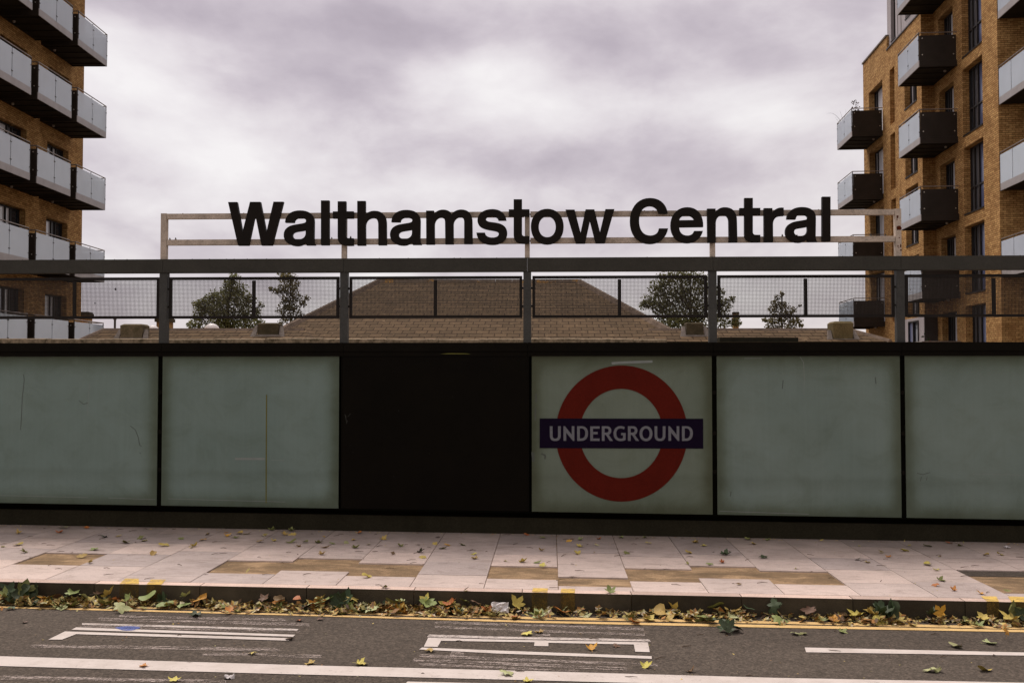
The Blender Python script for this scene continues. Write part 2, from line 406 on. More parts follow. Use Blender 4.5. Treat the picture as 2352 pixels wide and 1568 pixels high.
M['flower'] = plain('red_petals', (0.42,0.015,0.02), (0.30,0.01,0.015), 20, 0.7, 0.2)
M['plantgreen'] = plain('plant_green', (0.055,0.075,0.03), (0.03,0.045,0.02), 12, 0.6, 0.3)
M['plantred'] = plain('plant_rust', (0.13,0.06,0.045), (0.06,0.05,0.03), 12, 0.7, 0.3)
M['red'] = plain('roundel_red', (0.095,0.0085,0.0040), (0.078,0.0070,0.0032), 3.0, 0.4, 0.12, fine=80)
M['blue'] = plain('roundel_blue', (0.0075,0.0032,0.0150), (0.0058,0.0026,0.0120), 3.0, 0.4, 0.10, fine=80)
M['lettering'] = plain('roundel_white', (0.165,0.168,0.185), (0.145,0.148,0.162), 3.0, 0.34, 0.2, fine=80)
M['streak'] = plain('algae_and_light_sliver', (0.150,0.145,0.030), (0.100,0.100,0.022), 6.0, 0.6, 0.2)
M['scratch'] = plain('scratch_mark', (0.100,0.112,0.096), (0.075,0.085,0.072), 9.0, 0.6, 0.2)
M['dimmark'] = plain('dim_scuff', (0.07,0.07,0.06), (0.045,0.045,0.04), 9.0, 0.5, 0.1)
M['palemark'] = plain('pale_scuff', (0.23,0.255,0.24), (0.20,0.22,0.205), 9.0, 0.5, 0.2)

def glass_mat(name, c, rough=0.12, spec=0.6, metal=0.0, trans=0.0):
    m, nt, b = new_mat(name); g = geoco(nt)
    f = noise(nt, 0.9, 4, 0.6, g)
    nt.links.new(ramp(nt, f, [(0.3, c), (0.7, tuple(x*0.86 for x in c))]), b.inputs['Base Color'])
    b.inputs['Roughness'].default_value = rough; b.inputs['Specular IOR Level'].default_value = spec
    b.inputs['Metallic'].default_value = metal
    if trans: b.inputs['IOR'].default_value = 2.2
    if trans:
        tr = N(nt, 'ShaderNodeBsdfTranslucent'); tr.inputs[0].default_value = (*c, 1)
        tp = N(nt, 'ShaderNodeBsdfTransparent'); tp.inputs[0].default_value = (0.92,0.93,0.95,1)
        m1 = N(nt, 'ShaderNodeMixShader'); m1.inputs[0].default_value = 0.45
        nt.links.new(tr.outputs[0], m1.inputs[1]); nt.links.new(tp.outputs[0], m1.inputs[2])
        mx = N(nt, 'ShaderNodeMixShader'); mx.inputs[0].default_value = trans
        nt.links.new(b.outputs[0], mx.inputs[1]); nt.links.new(m1.outputs[0], mx.inputs[2])
        nt.links.new(mx.outputs[0], nt.nodes['Material Output'].inputs['Surface'])
    return m
M['balglass'] = glass_mat('frosted_balcony_glass', (0.66,0.74,0.82), 0.10, 0.9, 0.0, 0.46)
M['winglass'] = glass_mat('window_glass', (0.025,0.03,0.04), 0.05, 0.9)
M['greyglass'] = glass_mat('grey_window_glass', (0.10,0.10,0.11), 0.08, 0.9)
M['winblue'] = glass_mat('blue_infill_panel', (0.10,0.115,0.20), 0.25, 0.5)
M['curtain'] = glass_mat('curtain_and_reflection_glass', (0.62,0.61,0.63), 0.15, 0.7)  # curtained panes, bright sky reflection put into their pale colour
BACK = 0.88
SUNE = 1.5
EXPO = 0.68
SKYOFF = (10.5, 13.8, 5.4)
SKYOFF2 = (18.6, 6.6, 3.0)
ZEN = 5.0
CLOUDS = [(560,15,430,80,-0.095), (1500,70,420,80,-0.075), (950,60,260,60,-0.05), (1060,160,190,60,0.09), (1380,250,330,80,0.085), (1650,260,260,70,0.065), (290,160,110,110,0.095),
          (430,330,160,90,0.054), (640,210,220,60,-0.05), (1760,370,330,60,-0.055), (840,380,190,45,-0.05), (1150,440,300,40,0.054), (1950,60,250,90,0.027), (1180,560,1200,50,-0.02)]
# ------------------------------------------------------------------ sky, sun, exposure
SUN_EL, SUN_AZ = R(58), R(-32)                # ahead of the camera, high, behind cloud
w = bpy.data.worlds.new('World'); scn.world = w; w.use_nodes = True
nt = w.node_tree; nt.nodes.clear()
out = N(nt, 'ShaderNodeOutputWorld'); bg = N(nt, 'ShaderNodeBackground'); bg.inputs['Strength'].default_value = 0.1
nt.links.new(bg.outputs[0], out.inputs['Surface'])
sky = N(nt, 'ShaderNodeTexSky', sky_type='NISHITA'); sky.sun_disc = False
sky.sun_elevation = SUN_EL; sky.sun_rotation = SUN_AZ
d = N(nt, 'ShaderNodeTexCoord').outputs['Generated']
sp = N(nt, 'ShaderNodeSeparateXYZ'); nt.links.new(d, sp.inputs[0])
zz = mth(nt, 'ADD', mth(nt, 'MAXIMUM', sp.outputs[2], 0.0), 0.9)
cb = N(nt, 'ShaderNodeCombineXYZ')
nt.links.new(mth(nt, 'DIVIDE', sp.outputs[0], zz), cb.inputs[0]); nt.links.new(mth(nt, 'DIVIDE', sp.outputs[1], zz), cb.inputs[1]); nt.links.new(mth(nt, 'MULTIPLY', sp.outputs[2], 2.1), cb.inputs[2])
big = noise(nt, 2.6, 2, 0.45, mapping(nt, cb.outputs[0], (1.25, 0.6, 1.05), SKYOFF), 0.0)
sml = noise(nt, 6.6, 6, 0.54, mapping(nt, cb.outputs[0], (1.2, 0.6, 0.92), SKYOFF2), 0.15)
k = mth(nt, 'ADD', mth(nt, 'MULTIPLY_ADD', big, 0.34, 0.075), mth(nt, 'MULTIPLY', sml, 0.51))
du = N(nt, 'ShaderNodeVectorMath', operation='DOT_PRODUCT'); nt.links.new(d, du.inputs[0]); du.inputs[1].default_value = RIGHT
for px_, py_, rx_, ry_, am_ in CLOUDS:       # the larger dark and bright masses of this sky
    q = ray(px_, py_).normalized(); u0, v0 = q.dot(RIGHT), q.z
    eu = mth(nt, 'MULTIPLY', mth(nt, 'SUBTRACT', du.outputs['Value'], u0), F/rx_); ev = mth(nt, 'MULTIPLY', mth(nt, 'SUBTRACT', sp.outputs[2], v0), F/ry_)
    e2 = mth(nt, 'ADD', mth(nt, 'MULTIPLY', eu, eu), mth(nt, 'MULTIPLY', ev, ev))
    k = mth(nt, 'MULTIPLY_ADD', mth(nt, 'EXPONENT', mth(nt, 'MULTIPLY', e2, -1.0)), am_, k)
cl = ramp(nt, k, [(0.27, (0.270,0.228,0.258)), (0.36, (0.335,0.290,0.322)), (0.44, (0.415,0.368,0.396)), (0.50, (0.495,0.452,0.470)), (0.57, (0.565,0.530,0.538)), (0.64, (0.625,0.598,0.596))])
# the cloud is thicker and darker away from the sun
sd = Vector((math.sin(SUN_AZ)*math.cos(SUN_EL), math.cos(SUN_AZ)*math.cos(SUN_EL), math.sin(SUN_EL)))
dp = N(nt, 'ShaderNodeVectorMath', operation='DOT_PRODUCT'); nt.links.new(d, dp.inputs[0]); dp.inputs[1].default_value = sd
thick = ramp(nt, mth(nt, 'MULTIPLY_ADD', dp.outputs['Value'], 0.5, 0.5), [(0.25, (BACK,BACK*.95,BACK*.84)), (0.55, (0.97,0.945,0.90)), (0.80, (1.0,)*3), (0.905, (1.03,)*3), (1.0, (ZEN,ZEN*.94,ZEN*.86))])
cl = mix(nt, 1.0, cl, thick, 'MULTIPLY')
cl = mix(nt, 1.0, cl, (9.2, 9.15, 9.1), 'MULTIPLY')
for l_ in nt.nodes:
    if l_.bl_idname == 'ShaderNodeMix': l_.clamp_result = False
nt.links.new(mix(nt, 0.06, cl, sky.outputs[0]), bg.inputs['Color'])

sl = bpy.data.lights.new('sun', 'SUN'); sl.energy = SUNE; sl.angle = R(24); sl.color = (1.0, 0.94, 0.88)
so = bpy.data.objects.new('sun', sl); COL.objects.link(so)
so.rotation_euler = (-sd).to_track_quat('-Z', 'Y').to_euler(); so.location = (0, 10, 30)
vs = scn.view_settings; vs.view_transform = 'Standard'; vs.look = 'None'; vs.exposure = EXPO; vs.gamma = 1.0
scn.display_settings.display_device = 'sRGB'

# ------------------------------------------------------------------ ground, road, pavement
structure('ground', MB().poly([(-500,-400,-1.6),(500,-400,-1.6),(500,700,-1.6),(-500,700,-1.6)]), M['ground'])
KY = on_ground(1265, 1361).y                 # front edge of the kerb
KH = 0.155
x0, x1 = -40.0, 40.0
def sheet(y0, y1, off, n=1):
    m = MB()
    m.poly([(x0, y0, gz(x0)+off), (x1, y0, gz(x1)+off), (x1, y1, gz(x1)+off), (x0, y1, gz(x0)+off)]); return m
rd = MB()
rd.hexa([(x0,-26,-1.7),(x1,-26,-1.7),(x1,KY+0.02,-1.7),(x0,KY+0.02,-1.7),
         (x0,-26,gz(x0)-KH),(x1,-26,gz(x1)-KH),(x1,KY+0.02,gz(x1)-KH),(x0,KY+0.02,gz(x0)-KH)])
structure('road', rd, M['road'])
bd = MB()
bd.hexa([(x0,KY+0.03,-1.7),(x1,KY+0.03,-1.7),(x1,0.30,-1.7),(x0,0.30,-1.7),
         (x0,KY+0.03,gz(x0)-0.012),(x1,KY+0.03,gz(x1)-0.012),(x1,0.30,gz(x1)-0.012),(x0,0.30,gz(x0)-0.012)])
structure('paving_bed', bd, M['bed'])
# kerb stones
kb = MB(); kx = on_ground(1451, 1366).x; L = 0.862
k0 = kx - 24*L
for i in range(52):
    a, b = k0 + i*L + 0.003, k0 + (i+1)*L - 0.003
    kb.hexa([(a,KY,-1.6),(b,KY,-1.6),(b,KY+0.118,-1.6),(a,KY+0.118,-1.6),
             (a,KY+0.006,gz(a)),(b,KY+0.006,gz(b)),(b,KY+0.118,gz(b)),(a,KY+0.118,gz(a))])
structure('kerb', kb, M['kerb'])
# paving slabs, 0.6 m wide, with staggered cross joints; some are missing
Z1 = lambda x, y: (x*0.27340, 1176 + y*0.27340)
Z2 = lambda x, y: (588 + x*0.27340, 1176 + y*0.27340)
Z3 = lambda x, y: (1139.25 + x*0.27340, 1176 + y*0.27340)
Z4 = lambda x, y: (1708.9 + x*0.27340, 1176 + y*0.27340)
JX = on_ground(1149, 1228).x
holes = {}
for n, z, t, b in ((-7,Z1,(395,337),(135,435)), (-4,Z1,(1950,402),(1765,508)), (-3,Z2,(380,382),(232,487)), (-2,Z2,(903,425),(800,532)),
                   (0,Z2,(1990,447),(1968,556)), (1,Z3,(538,540),(545,616)), (2,Z3,(1085,467),(1140,577)), (3,Z3,(1640,447),(1712,552)),
                   (4,Z3,(2200,487),(2285,600)), (7,Z4,(1735,481),(2110,678))):
    holes[n] = (on_ground(*z(*t)).y, on_ground(*z(*b)).y)
holes[8] = (holes[7][0]+0.02, holes[7][1])
tx, ty = JX + 0.6*7, holes[7][0]
m = MB().poly([(tx,ty-0.24,gz(tx)-0.0085),(tx+1.2,ty-0.21,gz(tx+1.2)-0.0085),(tx+1.2,ty+0.02,gz(tx+1.2)-0.0085),(tx,ty,gz(tx)-0.0085)])
structure('tar_patch', m, M['road'])
pv = MB(); rnd = random.Random(5)
def slab(xa, xb, ya, yb):
    g = 0.0032; h = rnd.uniform(-0.0012, 0.0012)
    xa += g; xb -= g; ya += g; yb -= g
    if yb - ya < 0.03: return
    pv.hexa([(xa,ya,gz(xa)-0.05),(xb,ya,gz(xb)-0.05),(xb,yb,gz(xb)-0.05),(xa,yb,gz(xa)-0.05),
             (xa,ya,gz(xa)+h),(xb,ya,gz(xb)+h),(xb,yb,gz(xb)+h),(xa,yb,gz(xa)+h)])
for n in range(-40, 42):
    xa, xb = JX + 0.6*n, JX + 0.6*(n+1)
    ylo, yhi = KY + 0.121, 0.27
    st = 0.57
    if n in holes:
        hy1, hy0 = holes[n]; joints = [hy0, hy1]
    else:
        y = ylo + rnd.choice((0.22, 0.38, 0.52, 0.60)) + (0.28 if n % 2 else 0); joints = [y]
    while joints[0] - st > ylo + 0.05: joints.insert(0, joints[0] - st)
    while joints[-1] + st < yhi - 0.05: joints.append(joints[-1] + st)
    joints = [ylo] + joints + [yhi]
    for a, b in zip(joints, joints[1:]):
        if n in holes and abs(a - holes[n][1]) < 1e-4: continue
        slab(xa, xb, a, b)
structure('pavement', pv, M['pave'])
# yellow loading blips painted over the kerb
for i, (zf, top, fx) in enumerate(((Z1,((1010,597),(1165,604),(1165,556),(1050,554)),(975,1076)), (Z1,((1225,607),(1345,612),(1395,564),(1270,562)),(1190,1336)),
                    (Z3,((300,678),(432,682),(436,637),(312,634)),(302,432)), (Z3,((543,684),(664,690),(664,641),(549,638)),(545,662)),
                    (Z4,((2050,752),(2160,757),(2120,705),(1990,702)),(2070,2178)), (Z4,((2270,762),(2400,768),(2352,708),(2215,704)),(2268,2400)))):
    m = MB(); q = [on_ground(*zf(*p), off=0.0035) for p in top]
    for p in q: p.y = min(max(p.y, KY+0.004), KY + 0.30)
    q[0].y = q[1].y = KY + 0.004
    m.poly(q)
    xa, xb = q[0].x, q[1].x
    structure('kerb_marking', m, M['yellowkerb'])
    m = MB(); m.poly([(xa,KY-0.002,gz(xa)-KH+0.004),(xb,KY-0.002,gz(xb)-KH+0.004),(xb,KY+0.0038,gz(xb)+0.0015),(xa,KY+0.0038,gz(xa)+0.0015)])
    structure('kerb_marking', m, M['yellowshaded'])
# ------------------------------------------------------------------ road markings
def G(p, lift=0.004): return on_ground(p[0], p[1], -KH + lift)
def strip(name, top, bot, mat, lift=0.004):
    m = MB()
    for i in range(len(top)-1):
        m.poly([G(bot[i], lift), G(bot[i+1], lift), G(top[i+1], lift), G(top[i], lift)])
    return structure(name, m, mat)
def area(name, pts, mat, lift=0.004):
    m = MB(); v = [G(p, lift) for p in pts]
    for t in tessellate_polygon([[Vector((p.x, p.y, 0)) for p in v]]): m.poly([v[i] for i in t])
    return structure(name, m, mat, fix=True)
xs = (-900, -40, 643, 1231, 1782, 2400, 3300)
def bend(vals):               # values at px 0,643,1231,1782,2352 extended outwards
    a, b, c, d, e = vals; s = 0.0215
    return [a - 900*s, a - 40*s, b, c, d, e + 48*s, e + 948*s]
for tv, bv in (((1382.4,1400.7,1415.6,1425.6,1438.6),(1386.6,1405.0,1421.2,1431.4,1444.2)), ((1390.6,1408.0,1424.8,1434.2,1445.6),(1394.6,1411.6,1429.2,1440.4,1450.6))):
    t, b = bend(tv), bend(bv)
    strip('double_yellow_line', list(zip(xs, t)), list(zip(xs, b)), M['yellow'])
t = bend((1505.4,1525.0,1540.2,1555.4,1566.2)); b = bend((1528.0,1546.4,1561.2,1576,1590))
strip('lane_line', list(zip(xs, t)), list(zip(xs, b)), M['white'])
strip('lane_line', [(936,1564),(1400,1574),(2352,1596),(3000,1610)], [(912,1588),(1400,1600),(2352,1624),(3000,1640)], M['white'])
C = lambda z, *pts: [z(*p) for p in pts]
area('road_letter', C(Z1,(690,928),(2511,977),(2493,992),(690,944)), M['whiteworn'])
area('road_letter', C(Z1,(640,964),(2480,1026),(2462,1043),(600,984)), M['white'])
area('road_letter', C(Z1,(545,998),(2455,1056),(2425,1076),(640,1021),(520,1067),(405,1067)), M['white'], 0.0045)
area('road_letter', C(Z3,(-561,1024),(0,1041),(1285,1064),(1302,1084),(0,1060),(-580,1046)), M['whiteworn'])
area('road_letter', C(Z3,(-570,1051),(0,1066),(1276,1090),(1292,1172),(1170,1168),(1158,1108),(440,1094),(440,1122),(320,1120),(324,1089),(-461,1077),(-490,1128),(-606,1125)), M['white'], 0.0045)
area('road_letter', C(Z3,(-621,1133),(0,1158),(1308,1206),(1308,1228),(0,1183),(-645,1149)), M['white'])
area('road_letter', C(Z4,(510,1133),(2352,1175),(3600,1205),(3600,1230),(2352,1201),(522,1173)), M['white'])
for q in (C(Z1,(830,882),(2600,930),(2600,955),(820,908)), C(Z1,(1000,862),(2400,893),(2400,912),(1000,880)), C(Z1,(700,948),(2520,994),(2520,1012),(660,962)),
          C(Z1,(262,1108),(2352,1137),(2352,1165),(250,1132)), C(Z1,(1700,1170),(2700,1195),(2700,1220),(1700,1198)), C(Z1,(-50,1365),(1900,1405),(1900,1432),(-50,1402)),
          C(Z3,(-515,912),(1240,970),(1240,992),(-515,930)), C(Z3,(-515,952),(1250,1018),(1250,1036),(-515,972)), C(Z3,(340,1016),(460,1020),(440,1056),(320,1052)),
          C(Z3,(-640,1190),(1360,1272),(1360,1292),(-650,1215)), C(Z3,(-690,1222),(1100,1300),(1100,1328),(-700,1250)), C(Z3,(-370,1160),(-270,1163),(-270,1215),(-390,1212)),
          C(Z3,(-650,1262),(700,1322),(700,1340),(-650,1282))):
    area('road_letter', q, M['ghost'], 0.0032)
area('road_marking', [Z1(1075+115*math.cos(q*.42)*(0.85+0.2*math.sin(q*5)), 972+19*math.sin(q*.42)) for q in range(15)], M['bluespray'], 0.0062)

# ------------------------------------------------------------------ station wall
def X0(px, py=1000, Y=0.0): return on_y(px, py, Y).x
def zwall(px, py, Y=0.0): return on_y(px, py, Y).z
MUL = [X0(-46), X0(366.5), X0(783.5), X0(1216.0), X0(1641.5), X0(2074.5), X0(2512)]
ZT = zwall(1265, 815)                        # top of the glass
ZC = zwall(1265, 786.5, -0.03)               # top of the coping
zb0 = zwall(1265, 1175)                      # foot of the glass
def zb(x): return zb0 + gz(x)*0.95
wl = thing('station_wall', 'low street wall of pale glass panels with one black panel and a black coping', 'wall', (0, 0, 0))
WX0, WX1 = X0(-900), X0(3200)
m = MB(); m.hexa([(WX0,0.05,-1.6),(WX1,0.05,-1.6),(WX1,0.28,-1.6),(WX0,0.28,-1.6),
                  (WX0,0.05,zb(WX0)-0.075),(WX1,0.05,zb(WX1)-0.075),(WX1,0.28,zb(WX1)-0.075),(WX0,0.28,zb(WX0)-0.075)])
part('plinth', m, M['plinth'], wl)
m = MB(); m.hexa([(WX0,0.085,zb(WX0)-0.0745),(WX1,0.085,zb(WX1)-0.0745),(WX1,0.25,zb(WX1)-0.0745),(WX0,0.25,zb(WX0)-0.0745),
                  (WX0,0.085,ZC-0.03),(WX1,0.085,ZC-0.03),(WX1,0.25,ZC-0.03),(WX0,0.25,ZC-0.03)])
part('backing', m, M['gap'], wl)
# sill angle under the glass
m = MB(); m.hexa([(WX0,-0.012,zb(WX0)-0.016),(WX1,-0.012,zb(WX1)-0.016),(WX1,0.084,zb(WX1)-0.016),(WX0,0.084,zb(WX0)-0.016),
                  (WX0,-0.012,zb(WX0)-0.001),(WX1,-0.012,zb(WX1)-0.001),(WX1,0.084,zb(WX1)-0.001),(WX0,0.084,zb(WX0)-0.001)])
part('sill', m, M['gap'], wl)
CJ = [WX0, X0(-36,795), X0(374,795), X0(790,795), X0(1212,795), X0(1638,795), X0(2069,795), X0(2504,795), WX1]
m = MB()
for a, b in zip(CJ, CJ[1:]):
    m.box(a+0.0015, b-0.0015, -0.035, 0.26, ZC-0.092, ZC)
    m.box(a+0.0015, b-0.0015, -0.020, 0.20, ZT-0.012, ZC-0.0925)
part('coping', m, M['coping'], wl)
for i, (a, b) in enumerate(zip([WX0]+MUL, MUL+[WX1])):
    if i == 3:
        m = MB(); m.hexa([(a+0.012,-0.010,zb(a)+0.002),(b-0.012,-0.010,zb(b)+0.002),(b-0.012,0.03,zb(b)+0.002),(a+0.012,0.03,zb(a)+0.002),
                          (a+0.012,-0.010,ZT-0.014),(b-0.012,-0.010,ZT-0.014),(b-0.012,0.03,ZT-0.014),(a+0.012,0.03,ZT-0.014)])
        bp = part('board_panel', m, M['blackpanel'], wl, label='matt black blank panel')
        m = MB()
        for j, x in enumerate((a+0.006, b-0.006)):
            m.box(x-0.004, x+0.004, -0.014, 0.03, zb(x)+0.002, ZT-0.014)
        part('edge_trim', m, M['coping'], bp)
        m = MB(); r3 = random.Random(9)
        for k in range(9):
            x = r3.uniform(a+0.05, b-0.03); z = r3.uniform(zb(x)+0.03, ZT-0.1); w_ = r3.uniform(0.004, 0.013); h_ = r3.uniform(0.0015, 0.003)
            m.poly([(x,-0.0112,z),(x+w_,-0.0112,z+r3.uniform(-.004,.004)),(x+w_,-0.0112,z+h_),(x,-0.0112,z+h_)])
        p0 = on_y(793, 955, -0.0112)
        for q in (((0,0),(3,16)),((5,2),(12,-6)),((2,18),(5,10)),((-2,-4),(2,2))):
            a_ = on_y(793+q[0][0], 955+q[0][1], -0.0112); b_ = on_y(793+q[1][0], 955+q[1][1], -0.0112)
            m.poly([a_, a_+Vector((0.004,0,0)), b_+Vector((0.004,0,0)), b_])
        part('speck', m, M['dimmark'], bp)
        continue
    g = 0.026
    m = MB(); m.hexa([(a+g,0.0,zb(a)),(b-g,0.0,zb(b)),(b-g,0.02,zb(b)),(a+g,0.02,zb(a)),(a+g,0.0,ZT),(b-g,0.0,ZT),(b-g,0.02,ZT),(a+g,0.02,ZT)])
    mt = panel_mat('panel_glass_%d' % i, (0.150,0.182,0.143) if i == 4 else (0.170,0.228,0.206) if i in (1,2) else (0.178,0.230,0.205), i*1.7)
    gp = part('glass_panel', m, mt, wl)
    def lines(name, runs, mat, wd, Y=-0.0016):
        mm = MB()
        for pts in runs:
            P = [on_y(x, y, Y) for x, y in pts]
            for k, (p, q) in enumerate(zip(P, P[1:])):
                dd = (q-p); nn = Vector((-dd.z, 0, dd.x)).normalized()*wd*0.5
                mm.poly([p-nn, q-nn, q+nn, p+nn])
        part(name, mm, mat, gp)
    D5 = lambda x, y: (x*0.33594, 771.75 + y*0.33594)
    D7 = lambda x, y: (1561.9 + x*0.33594, 771.75 + y*0.33594)
    if i == 1:
        lines('scratch', [[D5(160,262),D5(166,300),D5(152,420),D5(146,560),D5(140,640)], [D5(890,612),D5(925,640),D5(945,690),D5(955,745),D5(968,752)], [D5(955,795),D5(963,803)], [D5(540,440),D5(570,465),D5(600,455)]], M['scratch'], 0.006)
        lines('scuff', [[D5(0,1087),D5(600,1102)], [D5(740,1104),D5(1060,1116)], [D5(612,320),D5(596,540)]], M['palemark'], 0.004)
    if i == 2:
        lines('stain', [[D5(1823,400),D5(1822,520),D5(1821,700),D5(1820,900),D5(1819,1140)]], M['streak'], 0.012)
        lines('scuff', [[D5(1606,838),D5(1810,838)]], M['palemark'], 0.022)
        lines('scuff', [[D5(1850,846),D5(1940,848)], [D5(1150,1110),D5(1950,1132)]], M['palemark'], 0.004)
    if i == 5:
        lines('scratch', [[D7(705,300),D7(700,360)], [D7(350,1060),D7(343,1094)], [D7(1335,280),D7(1340,325)]], M['scratch'], 0.008)
        lines('scuff', [[D7(270,1195),D7(880,1215)], [D7(820,140),D7(845,180),D7(850,290),D7(846,400)], [D7(440,152),D7(560,152)]], M['palemark'], 0.0045)
    if i == 6:
        lines('scratch', [[D7(1620,935),D7(1660,945),D7(1710,930)], [D7(1650,960),D7(1645,990)], [D7(1690,960),D7(1685,985)]], M['scratch'], 0.006)
        lines('scuff', [[D7(2000,940),D7(2352,948)]], M['palemark'], 0.004)
    if i == 4:
        D6 = lambda x, y: (735 + x*0.39064, 771.75 + y*0.39064)
        lines('scratch', [[D6(1247,680),D6(1252,735)],[D6(1256,684),D6(1258,738)],[D6(1300,690),D6(1325,700),D6(1322,722)],[D6(1268,420),D6(1266,495)],[D6(1272,340),D6(1270,385)]], M['scratch'], 0.016)
        lines('scuff', [[D6(1715,160),D6(1760,156),D6(1955,149)]], M['palemark'], 0.026)
for i, x in enumerate(MUL):
    if i in (2, 3): continue
    m = MB(); m.hexa([(x-0.026,0.012,zb(x)+0.001),(x+0.026,0.012,zb(x)+0.001),(x+0.026,0.084,zb(x)+0.001),(x-0.026,0.084,zb(x)+0.001),
                      (x-0.026,0.012,ZT-0.013),(x+0.026,0.012,ZT-0.013),(x+0.026,0.084,ZT-0.013),(x-0.026,0.084,ZT-0.013)])
    mu = part('mullion', m, M['gap'], wl)
    for py in (901, 993.5, 1082):
        z = zwall(1265, py)
        m = MB().tube((x,0.0,z),(x,0.012,z),0.021,0.024,10)
        part('bolt', m, M['coping'], mu)
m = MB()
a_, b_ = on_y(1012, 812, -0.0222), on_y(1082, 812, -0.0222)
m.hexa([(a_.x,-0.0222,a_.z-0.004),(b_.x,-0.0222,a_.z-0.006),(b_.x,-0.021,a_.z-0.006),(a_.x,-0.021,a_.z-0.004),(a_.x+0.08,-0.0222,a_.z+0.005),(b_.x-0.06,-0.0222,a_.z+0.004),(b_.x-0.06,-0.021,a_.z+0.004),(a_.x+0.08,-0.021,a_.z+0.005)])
part('light_sliver', m, M['streak'], wl, label='yellow sliver of light painted under the coping')  # sliver of light under the coping, added as a thin yellow strip

# ------------------------------------------------------------------ roundel
RC = on_y(1427.6, 995.2, -0.004)
rs = thing('roundel_sign', 'red ring roundel with dark blue bar lettered UNDERGROUND on a pale glass panel', 'sign', tuple(RC))
def ell(cx, cy, rx, ry, n=96): return [(cx + rx*math.cos(2*math.pi*k/n), cy + ry*math.sin(2*math.pi*k/n)) for k in range(n)]
m = MB().prism([ell(1427.6,995.2,151.6,156.2), ell(1426.8,995.0,95.6,102.4)], lambda x, y: on_y(x, y, -0.004), (0,0.003,0))
part('ring', m, M['red'], rs, fix=True)
BARPX = (1239.6, 961.2, 1615.0, 1028.6)
m = MB(); a_ = on_y(BARPX[0],BARPX[3],-0.007); b_ = on_y(BARPX[2],BARPX[1],-0.007)
m.box(a_.x, b_.x, -0.0075, -0.0042, a_.z, b_.z)
bar = part('bar', m, M['blue'], rs)

# ------------------------------------------------------------------ glyph outlines (traced)
def bez(p0, p1, p2, p3, n=9):
    r = []
    for i in range(1, n+1):
        t = i/n; u = 1-t
        r.append((u*u*u*p0[0]+3*u*u*t*p1[0]+3*u*t*t*p2[0]+t*t*t*p3[0], u*u*u*p0[1]+3*u*u*t*p1[1]+3*u*t*t*p2[1]+t*t*t*p3[1]))
    return r
def outline(s):
    loops = []; cur = []; tok = s.replace(',', ' ').split(); i = 0; cmd = None
    num = lambda k: (float(tok[k]), float(tok[k+1]))
    while i < len(tok):
        if tok[i] in 'MLCZ':
            cmd = tok[i]; i += 1
            if cmd == 'Z':
                if math.dist(cur[0], cur[-1]) < 0.5: cur.pop()
                loops.append(cur); cur = []
            continue
        if cmd in 'ML': cur.append(num(i)); i += 2
        else:
            cur += bez(cur[-1], num(i), num(i+2), num(i+4)); i += 6
    return loops
A_ = 'M 1195 597 C 1200 440 1320 360 1490 360 C 1670 360 1765 440 1765 580 L 1760 930 C 1760 985 1768 1015 1788 1030 L 1788 1043 L 1615 1043 C 1604 1025 1600 1005 1597 985 C 1555 1032 1500 1057 1430 1057 C 1270 1057 1168 970 1168 845 C 1168 720 1260 660 1380 640 L 1500 620 C 1570 610 1606 600 1606 565 C 1606 528 1560 508 1490 508 C 1410 508 1375 540 1370 600 Z M 1598 745 C 1560 755 1515 762 1450 772 C 1380 782 1338 800 1338 848 C 1338 895 1385 927 1450 927 C 1545 927 1600 880 1600 800 Z'
T_ = 'M 345 182 L 508 182 L 508 378 L 655 378 L 655 515 L 508 515 L 508 840 C 508 892 528 905 575 905 L 655 905 L 655 1047 C 620 1051 600 1051 560 1051 C 415 1051 345 1005 345 880 L 345 515 L 250 515 L 250 380 L 345 380 Z'
L_ = 'M 1898 165 L 2060 165 L 2060 1040 L 1898 1040 Z'
